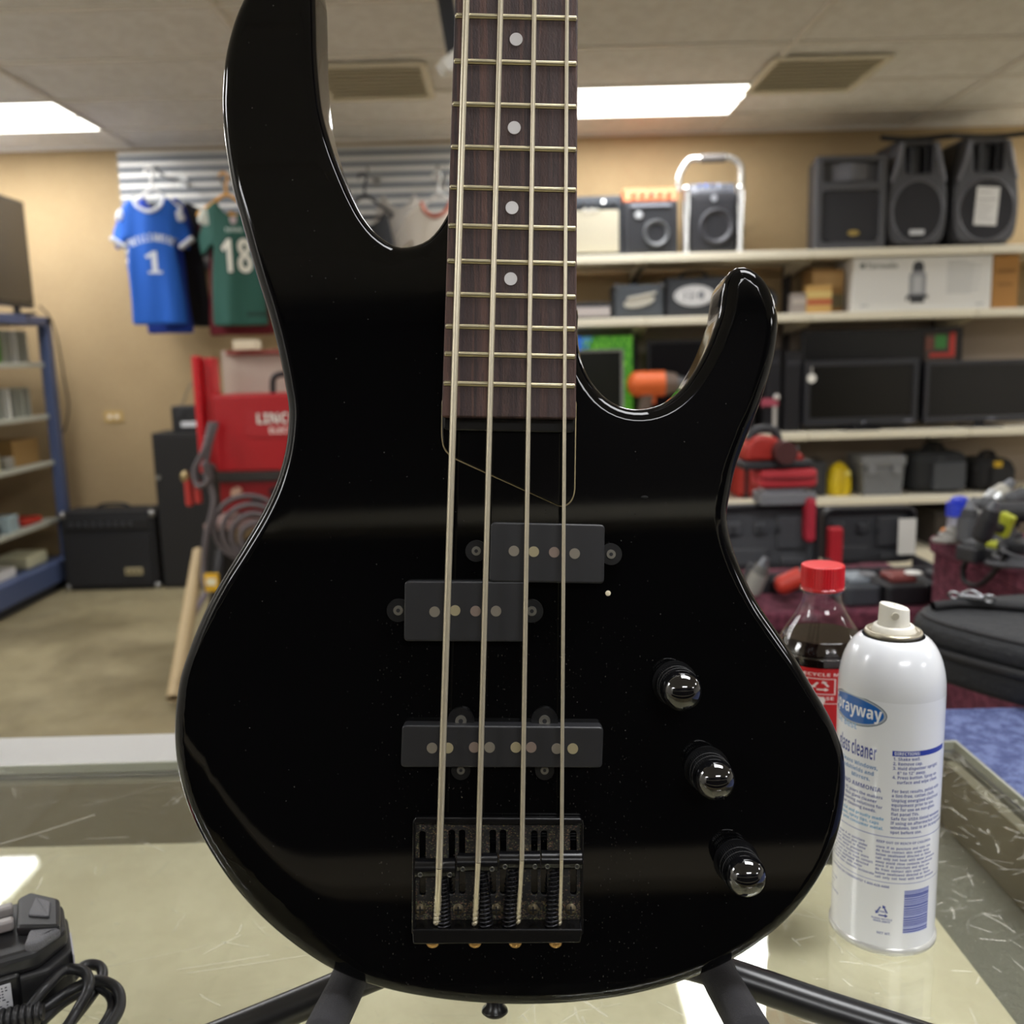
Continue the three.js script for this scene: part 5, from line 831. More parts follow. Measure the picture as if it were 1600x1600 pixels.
{ // charger with its cord, lower left corner
  const turn = 0.5, cr = atY(80, 1484, COUNTER + 0.039), ox = 0.85 * 0.062, oz = 0.85 * 0.039, c = V(cr.x - ox * Math.cos(turn) - oz * Math.sin(turn), 0, cr.z + ox * Math.sin(turn) - oz * Math.cos(turn));
  const t = thing('battery_charger', 'black and grey battery charger with a red patch at the picture corner', 'charger', [c.x, COUNTER + 0.0005, c.z], turn); t.scale.setScalar(0.85);
  const W = 0.15, D = 0.078, Hb = 0.055, gB = M(0x1a1a1c, 0.45), gG = M(0x303033, 0.55, { bumpMap: grainBump, bumpScale: 0.0003 }), gL = M(0x66666a, 0.5, { bumpMap: grainBump, bumpScale: 0.0003 });
  const oct = (w, d, k) => roundPoly([[-w / 2 + k, -d / 2], [w / 2 - k, -d / 2], [w / 2, -d / 2 + k], [w / 2, d / 2 - k], [w / 2 - k, d / 2], [-w / 2 + k, d / 2], [-w / 2, d / 2 - k], [-w / 2, -d / 2 + k]], 0.004);
  const lay = (s, y0, y1, b) => slab(s, y0, y1, b, 3).rotateX(-Math.PI / 2);
  part('base_shell', lay(oct(W, D, 0.016), 0, 0.032, 0.003), gB, t);
  part('front_wall', bx(W * 0.72, 0.03, 0.006, -0.012, 0.021, D / 2 - 0.001, 0.003), M(0x0e0e10, 0.35), t);
  part('upper_shell', lay(oct(W - 0.004, D - 0.004, 0.02), 0.031, 0.047, 0.005), gB, t);
  part('corner_facet', lay(roundPoly([[0.042, -0.012], [W / 2 - 0.006, -0.026], [W / 2 - 0.004, 0.012], [W / 2 - 0.022, 0.033], [0.044, 0.028]], 0.003), 0.046, 0.054, 0.0025), gB, t);
  part('facet_panel', lay(roundPoly([[0.05, -0.002], [W / 2 - 0.012, -0.012], [W / 2 - 0.01, 0.008], [0.056, 0.02]], 0.002), 0.0535, 0.0555, 0.0008), gL, t);
  part('edge_guard', lay(roundPoly([[0.046, -0.034], [W / 2 - 0.02, -0.036], [W / 2 - 0.005, -0.024], [0.05, -0.016]], 0.003), 0.044, 0.052, 0.0025), gL, t);
  for (const z of [-0.012, 0.008]) part('contact_rail', bx(0.022, 0.008, 0.008, 0.03, 0.052, z - 0.006, 0.002), M(0x8b8684, 0.4), t);
  part('red_patch', lay(roundPoly([[-0.05, -0.028], [0.02, -0.028], [0.03, -0.016], [0.014, 0.004], [-0.05, 0.004]], 0.003), 0.046, 0.055, 0.002), M(0xc0161c, 0.4), t, 'red plastic patch');
  part('patch_mark', lay(roundPoly(rectPts(0.0, -0.016, 0.014, -0.008), 0.001), 0.0548, 0.0556, 0.0002), white, t);
  part('rear_hook', bx(0.04, 0.018, 0.02, -0.03, 0.055, -D / 2 + 0.012, 0.005), gB, t);
  part('rating_label', faceUV(bx(0.06, 0.017, 0.001, 0, 0, 0, 0), -0.03, -0.0085, 0.03, 0.0085), M(0xffffff, 0.6, { map: canvasTex(256, 72, (x) => { x.fillStyle = '#b9bac0'; x.fillRect(0, 0, 256, 72); x.fillStyle = '#3a3a44'; for (let r = 0; r < 7; r++) for (let q = 0; q < 26; q++) if (rnd() < 0.75) x.fillRect(8 + q * 9.3, 6 + r * 9, 3 + rnd() * 5, 4); }) }), t, 'silver rating label').position.set(0.006, 0.023, D / 2 + 0.0026);
  part('side_sticker', bx(0.001, 0.012, 0.03, W / 2 + 0.0003, 0.024, 0.012, 0), M(0xb8b6c2, 0.5), t);
  const cord = thing('charger_cable', 'coiled black power cord beside the corner charger', 'cord', [0, 0, 0]);
  const pts = (list) => list.map(([x, y, h]) => atY(x, y, COUNTER + h));
  const cm = M(0x1b1b1d, 0.4);
  part('strand', tube(pts([[18, 1592, 0.012], [40, 1580, 0.014], [70, 1545, 0.02], [105, 1515, 0.02], [133, 1520, 0.02], [138, 1545, 0.018], [120, 1580, 0.01], [95, 1620, 0.006]]), 0.0032, 120, false, 10), cm, cord);
  part('strand', tube(pts([[30, 1598, 0.008], [70, 1575, 0.008], [110, 1548, 0.01], [150, 1532, 0.013], [182, 1545, 0.011], [188, 1570, 0.007], [170, 1605, 0.004], [140, 1640, 0.004]]), 0.0032, 120, false, 10), cm, cord);
  part('strand', tube(pts([[36, 1590, 0.004], [75, 1562, 0.004], [110, 1530, 0.005], [135, 1508, 0.006], [155, 1510, 0.005], [160, 1528, 0.004], [140, 1560, 0.004], [100, 1610, 0.004]]), 0.0032, 120, false, 10), cm, cord);
  part('strand', tube(pts([[60, 1600, 0.004], [105, 1562, 0.004], [146, 1542, 0.006], [170, 1552, 0.005], [176, 1575, 0.004], [156, 1612, 0.004]]), 0.0032, 100, false, 10), cm, cord);
  const sr = []; for (let k = 0; k < 6; k++) sr.push(tor(0.0048, 0.0016, 0, 0, 0, 20).rotateY(Math.PI / 2).translate(k * 0.0036, 0, 0)); sr.push(cy(0.0045, 0.0045, 0.024, 0.009, 0, 0, 'x', 16));
  const srp = atY(4, 1594, COUNTER + 0.012); const strain = part('strain_relief', sr, cm, cord); strain.position.copy(srp); strain.rotation.y = 0.3;
}

// ---------------------------------------------------------------- the bass guitar, leaning back in its stand
// local frame: x right, y up along the leaning body, z out of the body towards the player; z = 0 is the string plane
const D0 = 0.432, BF = -0.0165, TH = 0.041;
const bass = thing('bass_guitar', 'glossy black four string electric bass guitar leaning on a black stand', 'guitar', camera.position.clone().add(V(0, 0, -D0).applyQuaternion(camQ)));
bass.quaternion.copy(camQ);
const B = (px, py, dz = 0) => V((px - 800) / F * (D0 - dz), (800 - py) / F * (D0 - dz), dz);
const B2 = (px, py, dz) => { const p = B(px, py, dz); return [p.x, p.y]; };
const mm = (px, dz = 0) => px / F * (D0 - dz);
const plate = (pxs, z0, z1, r, bevel, seg = 3) => slab(roundPoly(pxs.map(([x, y]) => B2(x, y, z1)).reverse(), r), z0, z1, bevel, seg, 8);
{
  const outline = [[702, 332], [697, 341], [685, 360], [668, 377], [645, 386], [622, 387], [594, 371], [571, 345], [553, 313], [539, 282], [524, 244], [513, 210], [504, 172], [499, 129], [496, 86], [495, 43], [494, 0], [492, -38], [482, -72], [455, -88], [425, -74], [401, -38],
    [384, 0], [371, 29], [360.6, 63], [353, 100], [350, 138], [349, 167], [352, 213], [358, 259], [366, 302], [378, 345], [390, 388], [404, 437], [420, 488], [435, 545], [447, 605], [452, 640], [451, 672], [446, 708], [432, 756], [411, 801], [381, 852], [350, 902], [325, 948], [299, 1010], [280, 1070], [272, 1138], [277, 1208], [296, 1274], [324, 1329], [362, 1385], [409, 1436], [464, 1480], [523, 1515], [600, 1541], [679, 1556], [757, 1564], [825, 1566], [892, 1563], [960, 1555], [1010, 1545], [1060, 1531], [1105, 1514], [1139, 1498], [1184, 1469], [1226, 1435], [1265, 1388], [1290, 1345], [1307, 1300], [1316, 1255], [1319, 1212], [1316, 1175], [1307, 1147], [1296, 1121], [1284, 1099], [1266, 1069], [1241, 1027], [1212, 984], [1181, 938], [1158, 892], [1143, 852], [1136, 822], [1135, 800], [1139, 774], [1146, 739], [1161, 694], [1177, 655], [1193, 610], [1204, 574], [1212, 536], [1214, 502], [1211, 480], [1204, 460], [1195, 443], [1181, 428], [1167, 420], [1152, 419], [1139, 426], [1131, 440], [1127, 462], [1123, 490], [1115, 514], [1104, 543], [1088, 574], [1066, 606], [1042, 627], [1019, 637], [997, 640], [974, 637], [951, 626], [931, 607], [914, 579], [905, 548], [902, 515], [900, 480]];
  const zc = BF - 0.007;
  const curve = new THREE.CatmullRomCurve3(outline.map(([x, y]) => { const [a, b] = B2(x, y, zc); return V(a, b, 0); }), true, 'centripetal');
  const pts = curve.getSpacedPoints(460).slice(0, -1).map((p) => new THREE.Vector2(p.x, p.y));
  let g = slab(new THREE.Shape(pts.reverse()), BF - TH, BF, 0.0068, 8, 1);
  g.deleteAttribute('normal'); g = new TessellateModifier(0.008, 40).modify(g); g.deleteAttribute('normal'); g.deleteAttribute('uv'); g = mergeVertices(g, 2e-5);
  const p = g.attributes.position, A = B2(283, 1060, BF), Bm = B2(374, 1306, BF), C = B2(545, 1518, BF), fadeTop = B2(300, 950, BF)[1], fadeLow = B2(300, 1100, BF)[1];
  const D2 = 2 * (A[0] * (Bm[1] - C[1]) + Bm[0] * (C[1] - A[1]) + C[0] * (A[1] - Bm[1])), q2 = (v) => v[0] * v[0] + v[1] * v[1];
  const ux = (q2(A) * (Bm[1] - C[1]) + q2(Bm) * (C[1] - A[1]) + q2(C) * (A[1] - Bm[1])) / D2, uy = (q2(A) * (C[0] - Bm[0]) + q2(Bm) * (A[0] - C[0]) + q2(C) * (Bm[0] - A[0])) / D2, RC = Math.hypot(A[0] - ux, A[1] - uy);
  for (let i = 0; i < p.count; i++) {              // the forearm bevel of the lower bout
    const s = Math.hypot(p.getX(i) - ux, p.getY(i) - uy) - RC, k = 0.004, m = THREE.MathUtils.smoothstep(-p.getY(i), -fadeTop, -fadeLow), h = m * 0.24 * k * Math.log(1 + Math.exp(Math.min(s, 0.06) / k));
    p.setZ(i, BF - TH + (p.getZ(i) - BF + TH) * (1 - h / TH));
  }
  g.computeVertexNormals(); faceUV(g, -0.2, -0.25, 0.2, 0.15);
  const dust = canvasTex(2048, 2048, (c, W, Hh) => { c.fillStyle = '#060607'; c.fillRect(0, 0, W, Hh); for (let k = 0; k < 900; k++) { c.fillStyle = `rgba(190,186,176,${rr(0.1, 0.6)})`; const s = rr(0.8, 2.4); c.fillRect(rnd() * W, rnd() * Hh, s, s); } for (let k = 0; k < 1100; k++) { const x = W / 2 + rr(-330, 330), y = Hh * rr(0.5, 0.98); c.fillStyle = `rgba(170,164,150,${rr(0.1, 0.5)})`; c.fillRect(x, y, rr(0.8, 2.2), rr(0.8, 4)); } });
  const gloss = M(0xffffff, 0.045, { map: dust, specularIntensity: 0.55 });
  part('body', g, gloss, bass, 'glossy black carved body');
  part('dust_spot', sp(mm(4.5), 0, 0, 0, 1, 1, 0.2), M(0xe6dcc0, 0.6), bass, 'pale spot of dust on the finish').position.copy(B(950, 927, BF));  // small pale spot of dust on the lacquer
  part('finish_ding', sp(mm(6), 0, 0, 0, 1, 0.45, 0.2), M(0x040404, 0.9), bass).position.copy(B(1007, 777, BF));
}
{ // neck, heel, fingerboard with frets and dots
  const yFret = (n) => 601 - (864 * Math.pow(2, -n / 12) - 216) * 3.397;
  const xl = (y) => 711 - 0.0323 * y, xr = (y) => 903 - 0.0046 * y, yN = yFret(0), FB = -0.0045, FT = 0.0065;
  const wood = canvasTex(512, 1024, (c, W, Hh) => {
    c.fillStyle = '#3d2b2a'; c.fillRect(0, 0, W, Hh);
    for (let k = 0; k < 46; k++) { c.strokeStyle = ['rgba(112,74,58,', 'rgba(34,24,28,', 'rgba(80,62,62,'][k % 3] + rr(0.12, 0.5) + ')'; c.lineWidth = rr(3, 26); c.beginPath(); let x = rnd() * W; c.moveTo(x, 0); for (let y = 0; y <= Hh; y += 64) { x += rr(-4, 4); c.lineTo(x, y); } c.stroke(); }
    for (let k = 0; k < 1500; k++) { c.fillStyle = rnd() < 0.6 ? `rgba(20,12,12,${rr(0.2, 0.6)})` : `rgba(140,104,90,${rr(0.1, 0.35)})`; c.fillRect(rnd() * W, rnd() * Hh, rr(1, 2), rr(10, 60)); }
  });
  const rose = M(0xffffff, 0.55, { map: wood, bumpMap: clothBump, bumpScale: 0.0001 });
  let fb = plate([[xl(yN), yN], [xr(yN), yN], [xr(652), 654], [xl(652), 651]], FB - FT, FB, 0.001, 0.0008);
  faceUV(fb, -0.045, -0.2, 0.045, 0.1);
  const board = part('fingerboard', fb, rose, bass, 'dark rosewood fingerboard');
  const fretM = M(0xb6ad90, 0.28, { metalness: 0.9 }), dotM = M(0xd8d6d8, 0.2, { clearcoat: 0.5 });
  const fretY = { 24: 601, 23: 555, 22: 512, 21: 462, 20: 410, 19: 355, 18: 295, 17: 232, 16: 165, 15: 98, 14: 27 };
  for (let n = 1; n <= 24; n++) {
    const y = fretY[n] ?? yFret(n), a = B(xl(y) + 1, y - 2.2, FB), b = B(xr(y) - 1, y + 2.4, FB), len = a.distanceTo(b);
    const f = part('fret', [new THREE.CylinderGeometry(0.0013, 0.0013, len - 0.0016, 12).rotateZ(Math.PI / 2), sp(0.0013, -len / 2 + 0.0008, 0, 0, 0.6, 1, 1), sp(0.0013, len / 2 - 0.0008, 0, 0, 0.6, 1, 1)], fretM, board);
    f.position.copy(a.clone().lerp(b, 0.5)); f.rotation.z = Math.atan2(b.y - a.y, b.x - a.x);
  }
  const cx = (y) => (xl(y) + xr(y)) / 2;
  const dots = [[806.5, 62], [803.5, 200], [800, 325], [798, 436]];
  for (const n of [3, 5, 7, 9]) { const y = (yFret(n) + yFret(n - 1)) / 2; dots.push([cx(y), y]); }
  { const y = (yFret(12) + yFret(11)) / 2; dots.push([cx(y) - 40, y], [cx(y) + 40, y]); }
  for (const [x, y] of dots) part('position_dot', cy(0.003, 0.003, 0.001, 0, 0, 0, 'z', 28).scale(1, 1, 1), dotM, board).position.copy(B(x, y, FB));
  // neck back: D profile under the board
  const neck = [], N = 30;
  const prof = (y, flat) => { const a = B(xl(y) + 1, y, FB - FT), b = B(xr(y) - 1, y, FB - FT), w = b.x - a.x, o = []; for (let i = 0; i <= 14; i++) { const th = Math.PI * i / 14; o.push(V(a.x + w / 2 - Math.cos(th) * w / 2, a.y, FB - FT - Math.sin(th) * flat)); } return o; };
  const pos = [], idx = []; for (let j = 0; j <= N; j++) { const y = yN + (640 - yN) * j / N; for (const v of prof(y, 0.017)) pos.push(v.x, v.y, v.z); } for (let j = 0; j < N; j++) for (let i = 0; i < 14; i++) { const q = j * 15 + i; idx.push(q, q + 1, q + 15, q + 1, q + 16, q + 15); }
  const ng = new THREE.BufferGeometry(); ng.setAttribute('position', new THREE.Float32BufferAttribute(pos, 3)); ng.setIndex(idx); ng.computeVertexNormals(); ng.setAttribute('uv', new THREE.Float32BufferAttribute(new Float32Array(pos.length / 3 * 2), 2));
  part('neck', ng, M(0x0c0c0e, 0.12), bass, 'black lacquered neck');
  // heel plate set into the body below the board, with its pale seam
  const heel = [[690, 620], [901, 622], [899, 770], [893, 786], [879, 794], [706, 716], [692, 702], [689, 680]];
  const seam = plate(heel, BF - 0.002, BF + 0.0007, 0.003, 0.0003, 2);
  part('neck_heel_seam', seam, M(0x9a8a66, 0.4), bass, 'thin pale seam around the neck heel');
  const inner = heel.map(([x, y], i) => [x + (x < 800 ? 1.7 : -1.7), y - (i > 2 && i < 7 ? 1.8 : 0)]);
  part('neck_heel', plate(inner, BF, BF + 0.0016, 0.003, 0.0005, 2), M(0x070708, 0.06, { specularIntensity: 0.6 }), bass, 'glossy black neck heel');
  part('neck_tenon', plate([[694, 600], [898, 600], [897, 676], [693, 672]], BF, FB - FT + 0.0002, 0.002, 0.0008), M(0x100e0c, 0.2), bass);
  // nut and headstock above the picture
  const nut = B(cx(yN), yN - 8, FB); part('nut', bx(0.043, 0.005, 0.012, nut.x, nut.y, nut.z - 0.003, 0.001), M(0xd8d0b8, 0.5), bass);
  const hs = slab(roundPoly([[-0.021, 0], [0.021, 0], [0.05, 0.05], [0.035, 0.19], [0.005, 0.22], [-0.035, 0.16], [-0.04, 0.04]].map(([x, y]) => [x + nut.x, y + nut.y + 0.002]).reverse(), 0.02), -0.028, -0.014, 0.002);
  part('headstock', hs, M(0x0a0a0c, 0.08), bass);
  for (let k = 0; k < 4; k++) part('tuner', [cy(0.006, 0.007, 0.022, 0, 0, 0.006, 'z', 20), cy(0.011, 0.011, 0.003, 0, 0, -0.003, 'z', 20), bx(0.03, 0.02, 0.006, -0.05, 0, -0.02, 0.003), cy(0.003, 0.003, 0.04, -0.02, 0, -0.02, 'x', 10)], darkSteel, bass).position.set(nut.x - 0.012 + k * 0.003, nut.y + 0.04 + k * 0.038, -0.012);
}
{ // pickups
  const pk = M(0x1c1c1f, 0.45), ear = M(0x0c0c0e, 0.35), pole = [M(0x8f887c, 0.4, { metalness: 0.6 }), M(0xa49a7c, 0.45, { metalness: 0.5 }), M(0x8a7a70, 0.45, { metalness: 0.5 })], scM = M(0x8a877e, 0.35, { metalness: 0.8 });
  const zt = -0.0075;
  const disc = (x, y, r, z0, z1, m, name, parent) => part(name, cy(mm(r, z1), mm(r, z1), z1 - z0, 0, 0, 0, 'z', 28), m, parent).position.copy(B(x, y, z1).sub(V(0, 0, (z1 - z0) / 2)));
  const pickup = (name, label, quad, ears, poles, lowEars) => {
    const c = part(name, plate(quad, BF - 0.001, zt, 0.0022, 0.0008), pk, bass, label);
    for (const [x, y, r] of ears) { disc(x, y, r, BF - 0.001, BF + 0.0025, ear, 'mounting_ear', c); disc(x, y, r * 0.42, BF + 0.0024, BF + 0.0036, scM, 'screw', c); disc(x, y, r * 0.17, BF + 0.0035, BF + 0.0038, black, 'screw_socket', c); }
    poles.forEach(([x, y], i) => disc(x, y, 8.3, zt - 0.001, zt + 0.0004, pole[i % 3], 'pole_piece', c));
  };
  pickup('split_pickup', 'upper half of the split coil pickup', [[767, 816], [945, 820], [944, 912], [764, 909]], [[744, 861, 17], [955, 866, 17]], [[803, 861], [834, 862], [866, 863], [898, 865]]);
  pickup('split_pickup', 'lower half of the split coil pickup', [[632, 908], [823, 909], [821, 1003], [631, 1002]], [[622, 954, 18], [831, 955, 18]], [[679, 956], [711, 954], [743, 955], [775, 955]]);
  pickup('bridge_pickup', 'long single coil pickup near the bridge', [[628, 1133], [943, 1136], [941, 1200], [626, 1199]], [[720, 1127, 21], [851, 1127, 21], [720, 1204, 15], [851, 1204, 15]], [[675, 1169], [700, 1169], [741, 1168], [765, 1168], [806, 1168], [830, 1168], [870, 1170], [895, 1170]]);
}
// strings, saddles, bridge
const strX = [[730.5, 686], [784, 747], [836, 815.5], [886.5, 877.5]], strR = [0.00158, 0.00132, 0.0011, 0.00088];
const sadY = [1356, 1347, 1343.5, 1343], SADZ = -0.0012;
{
  const wind = canvasTex(8, 64, (c) => { for (let y = 0; y < 64; y++) { const v = 128 + 110 * Math.sin(y / 64 * 6.283 * 8); c.fillStyle = `rgb(${v},${v},${v})`; c.fillRect(0, y, 8, 1); } }, [1, 60], false);
  const sM = M(0xc8bfa8, 0.34, { metalness: 0.7 });
  const yTop = -1600;
  strX.forEach(([xt, xb], i) => {
    const top = B(xt + (xt - xb) / 1345 * 1600 * 0.92, yTop, -0.002), sad = B(xb, sadY[i], 0.0), r = strR[i];
    const end = B(xb - [4, 6, 7, 4][i] + 1, [1441, 1443, 1441, 1444][i], -0.0075);
    const s = part('string', tube([top, top.clone().lerp(sad, 0.5), sad.clone().lerp(top, 0.004), sad], r, 60, false, 12), sM, bass, ['thickest wound string', 'second wound string', 'third wound string', 'thinnest wound string'][i]);
    part('string_tail', tube([sad, sad.clone().lerp(end, 0.5).add(V(0, 0, 0.0008)), end], r * 0.95, 24, false, 12), sM, s);
    part('string_wrap', (() => { const a = sad.clone().lerp(end, 0.5), q = []; const n = 26; for (let k = 0; k <= n * 4; k++) { const t = k / (n * 4), c = a.clone().lerp(end, t), th = t * n * 1.0 * Math.PI * 0.5; q.push(c.add(V(Math.cos(th) * r * 0.28, 0, Math.sin(th) * r * 0.28 + 0.0003))); } return tube(q, r * 0.92, 160, false, 8); })(), sM, s);
  });
  const bm = M(0x0e0e10, 0.22, { metalness: 0.3 });
  const dustTex = canvasTex(400, 300, (c, W, Hh) => {      // brown dust lying in the bridge, thick along the tail wall
    c.fillStyle = '#121112'; c.fillRect(0, 0, W, Hh);
    for (let k = 0; k < 14000; k++) { const y = rnd(), dens = y < 0.3 ? 1 : y > 0.62 ? 0.5 : 0.22; if (rnd() > dens) continue; c.fillStyle = `rgba(${rr(110, 165) | 0},${rr(98, 140) | 0},${rr(70, 104) | 0},${rr(0.25, 0.8)})`; c.fillRect(rnd() * W, Hh * (1 - y), rr(1, 4.5), rr(1, 3.5)); }
  });
  const bd = M(0xffffff, 0.6, { map: dustTex });
  const z0 = BF + 0.0002, z1 = BF + 0.002;
  const sh = roundPoly([[645, 1280], [912, 1281], [911, 1462], [643, 1462]].map(([x, y]) => B2(x, y, z1)).reverse(), 0.002);
  const slots = [[660, 1299], [706, 1297], [722, 1297], [770, 1297], [786, 1297], [835, 1298], [850, 1298], [896, 1298]];
  for (const [x, y] of slots) sh.holes.push(new THREE.Path(roundPoly([[x - 5, y], [x + 5, y], [x + 5, y + 101], [x - 5, y + 101]].map(([a, b]) => B2(a, b, z1)), mm(4.5, z1)).getPoints(6)));
  const bg = slab(sh, z0, z1, 0.0003, 1, 6), a0 = B2(645, 1462, z1), a1 = B2(912, 1280, z1); faceUV(bg, a0[0], a0[1], a1[0], a1[1]);
  const bridge = part('bridge', bg, bd, bass, 'dusty black bridge');
  part('front_lip', plate([[648, 1277], [910, 1279], [911, 1290], [646, 1289]], z0, z1 + 0.0022, 0.0015, 0.0008), bm, bridge);
  part('tail_wall', plate([[644, 1452], [911, 1452], [907, 1474], [645, 1476]], z0, BF + 0.0125, 0.0012, 0.0008), bm, bridge);
  for (const [px] of [[647], [909.5]]) part('side_wall', plate([[px - 2, 1285], [px + 2, 1285], [px + 2, 1460], [px - 2, 1460]], z0, z1 + 0.0016, 0.0004, 0.0003), bm, bridge);
  const sad = [[649, 712, 1341, 1370], [714.5, 777.5, 1333, 1361], [780, 844, 1330, 1357], [846, 909, 1329, 1357]];
  const spr = [[692, 694], [754, 760], [803, 795], [867, 862]];
  const scM = M(0x55544f, 0.35, { metalness: 0.8 });
  sad.forEach(([x0, x1, y0, y1], i) => {
    const zc = -0.0048, c = B((x0 + x1) / 2, (y0 + y1) / 2, zc), L = mm(x1 - x0, zc) - 0.0002, R = mm((y1 - y0) / 2, zc);
    part('saddle', [cy(R, R, L, 0, 0, 0, 'x', 28), cy(R * 1.02, R * 1.02, 0.0012, -L / 2 + 0.0006, 0, 0, 'x', 28), cy(R * 1.02, R * 1.02, 0.0012, L / 2 - 0.0006, 0, 0, 'x', 28), cy(R * 0.7, R * 0.7, L * 0.9, 0, 0, -R * 0.5, 'x', 20)], bm, bridge).position.copy(c);
    for (const q of [-0.36, 0.37]) { part('set_screw', lathe([[0.0006, 0], [0.0007, 0.001], [0.0012, 0.001], [0.0013, 0.0002]], 18).rotateX(Math.PI / 2), scM, bridge).position.set(c.x + q * L, c.y - R * 0.42, c.z + R * 0.78); part('screw_socket', cy(0.0009, 0.0009, 0.0004, 0, 0, 0, 'z', 12), black, bridge).position.set(c.x + q * L, c.y - R * 0.42, c.z + R * 0.78 + 0.0007); }
    const a = B(spr[i][0], y1 - 4, -0.0072), b = B(spr[i][1], 1455, -0.0078), pts = [], n = 15 - i * 0 ;
    for (let k = 0; k <= n * 14; k++) { const t = k / (n * 14), th = t * n * Math.PI * 2, p = a.clone().lerp(b, t), rs = mm(5.5 + 4.5 * Math.min(1, t * 2)); pts.push(p.add(V(Math.cos(th) * rs, 0, Math.sin(th) * rs))); }
    part('spring', new THREE.TubeGeometry(new THREE.CatmullRomCurve3(pts), n * 16, 0.00055, 6), M(0x35353a, 0.3, { metalness: 0.8 }), bridge);
    part('length_screw', tube([a, b], 0.001, 4, false, 8), darkSteel, bridge);
    part('ball_end', sp(0.0024, 0, 0, 0, 1.3, 1, 1), M(0xb08a52, 0.35, { metalness: 0.8 }), bridge).position.copy(B([676, 742, 805, 868][i], 1473, BF + 0.0035));
  });
  for (const x of [656.5, 716, 775.5, 833, 892]) { const c = B(x, 1421, z1 + 0.0006); const s = part('wood_screw', lathe([[0.0004, 0.0009], [0.0014, 0.0008], [0.0026, 0.0], [0.0026, -0.0006]], 24).rotateX(Math.PI / 2), M(0x6a604a, 0.45, { metalness: 0.6 }), bridge); s.position.copy(c); part('screw_slot', [bx(0.0034, 0.0007, 0.0003, c.x, c.y, c.z + 0.0008, 0), bx(0.0007, 0.0034, 0.0003, c.x, c.y, c.z + 0.0008, 0)], black, bridge); }
}
{ // control knobs and strap button
  const domeM = M(0x0b0b0d, 0.05, { metalness: 0.0, clearcoat: 1, clearcoatRoughness: 0.03 }), knM = M(0x151517, 0.35, { metalness: 0.5 });
  for (const [x, y] of [[1065, 1079], [1117, 1218], [1165, 1369]]) {
    const zb = 0.0015, c = B(x, y, zb), R = mm(32, zb);
    const st = []; for (let i = 0; i < 120; i++) { const a = i / 120 * Math.PI * 2, r = R * (i % 2 ? 1.0 : 0.955); st.push(new THREE.Vector2(Math.cos(a) * r, Math.sin(a) * r)); }
    const k = part('control_knob', new THREE.ExtrudeGeometry(new THREE.Shape(st), { depth: zb - BF - 0.001, bevelEnabled: false }), knM, bass, 'black knurled control knob with a domed top'); k.position.set(c.x, c.y, BF + 0.0008);
    part('groove', [0.35, 0.65].map((q) => tor(R * 0.992, 0.0003, 0, 0, (zb - BF) * q)), M(0x0a0a0b, 0.6), k);
    part('dome_cap', sp(R, 0, 0, zb - BF - 0.001, 1, 1, 0.85), domeM, k);
    part('washer', cy(R * 1.15, R * 1.15, 0.0006, 0, 0, -0.0005, 'z', 40), knM, k);
  }
  const c = B(773, 1563, BF - TH / 2 + 0.004);
  part('strap_button', lathe([[0.004, 0], [0.0042, -0.004], [0.0062, -0.0062], [0.0066, -0.0075], [0.005, -0.009], [0.0005, -0.0096]], 32), M(0x0d0d0f, 0.3), bass).position.set(c.x, c.y + 0.0022, c.z);
}
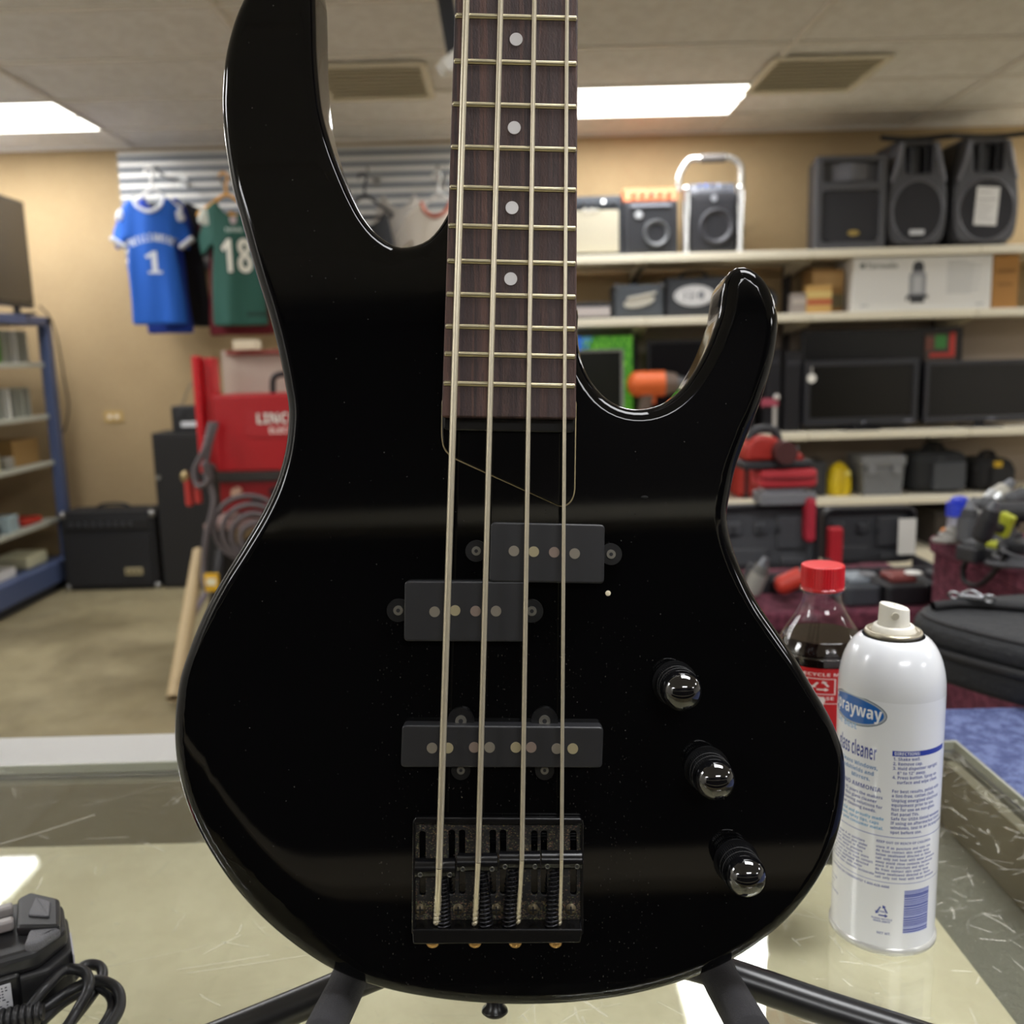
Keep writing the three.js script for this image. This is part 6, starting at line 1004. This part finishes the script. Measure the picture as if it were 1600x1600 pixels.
{ // guitar stand: hub behind the body, two padded cradle arms in front, tubular legs on the counter
  const st = thing('guitar_stand', 'black tubular guitar stand with padded cradle arms under the bass', 'stand', [0, 0, 0]);
  const w = (px, py, dz) => B(px, py, dz).applyQuaternion(camQ).add(bass.position);
  const pad = M(0x3a393c, 0.85, { bumpMap: clothBump, bumpScale: 0.0006 }), tubeM = M(0x161618, 0.3);
  const hub = w(810, 1450, BF - TH - 0.035);
  const tip = [w(500, 1625, BF + 0.02), w(1176, 1618, BF + 0.02)], under = [w(552, 1520, BF - TH - 0.004), w(1112, 1505, BF - TH - 0.004)];
  const r = 0.0094;
  [0, 1].forEach((i) => {
    const a = under[i].clone(), b = tip[i];
    part('cradle_arm', [tube([hub.clone().lerp(a, 0.75), a.clone().lerp(hub, 0.06), a, a.clone().lerp(b, 0.3), b], r, 50, false, 18), new THREE.SphereGeometry(r, 18, 12).translate(b.x, b.y, b.z)], pad, st, 'grey foam padded cradle arm');
    part('cradle_bar', tube([hub, hub.clone().lerp(a, 0.5), a.clone().lerp(hub, 0.2)], 0.0075, 20, false, 14), tubeM, st);
  });
  const foot = [atY(240, 1662, COUNTER + 0.009), atY(1560, 1662, COUNTER + 0.009), V(hub.x, COUNTER + 0.009, GZ + 0.06)];
  const knee = [w(640, 1500, BF - TH - 0.02), w(1060, 1500, BF - TH - 0.02)];
  foot.forEach((f, i) => {
    const a = i < 2 ? knee[i] : hub.clone().add(V(0, -0.02, -0.02));
    part('leg', tube(i < 2 ? [hub, a, a.clone().lerp(f, 0.5), f] : [hub, a, f], 0.0088, 50, false, 16), tubeM, st);
    part('rubber_foot', sp(0.0105, f.x, f.y + 0.0015, f.z), blackSoft, st);
  });
  part('hub', sp(0.02, hub.x, hub.y, hub.z, 1, 1.2, 1), tubeM, st);
  const pole = [hub, hub.clone().add(V(0, 0.3, -0.055)), hub.clone().add(V(0.01, 0.62, -0.115))];
  part('pole', tube(pole, 0.009, 30, false, 14), tubeM, st);
}

// ---------------------------------------------------------------- behind the camera: unseen back bar, added for the bands mirrored in the lacquer
{
  const reflY = (px, py, z) => { const p = B(px, py, BF).applyQuaternion(camQ).add(bass.position), d = V((px - 800) / F, (800 - py) / F, 1).applyQuaternion(camQ), t = (z - p.z) / d.z; return p.y + d.y * t; };
  const z = 2.4, yHi = reflY(1040, 788, z), yHi0 = reflY(1040, 812, z), yLo = reflY(1100, 1300, 1.9), yLo0 = reflY(1100, 1390, 1.9), yLoM = (yLo + yLo0) / 2 - 0.06;
  const t = thing('added_back_bar', 'unseen dark cabinet wall added for the bands mirrored in the lacquer, with a pale shelf board and worktop', 'cabinet', [0, 0, 0]);
  part('carcass', bx(8.4, CEIL - 0.12, 0.4, 0.6, (CEIL - 0.12) / 2, 2.85, 0.01), M(0x221c1a, 0.8), t);
  part('shelf_board', bx(8.4, Math.abs(yHi - yHi0), 0.3, 0.6, (yHi + yHi0) / 2, z + 0.12, 0.004), cream, t);
  part('base_cabinet', bx(8.4, yLoM - 0.021, 0.72, 0.6, (yLoM - 0.021) / 2, 2.28, 0.01), M(0x221c1a, 0.8), t);
  part('worktop', bx(8.4, 0.04, 0.42, 0.6, yLoM, 2.1, 0.004), M(0xb4a890, 0.6), t);
}
scene.traverse((o) => { if (o.isMesh) { o.castShadow = o.receiveShadow = true; } });
renderer.render(scene, camera);
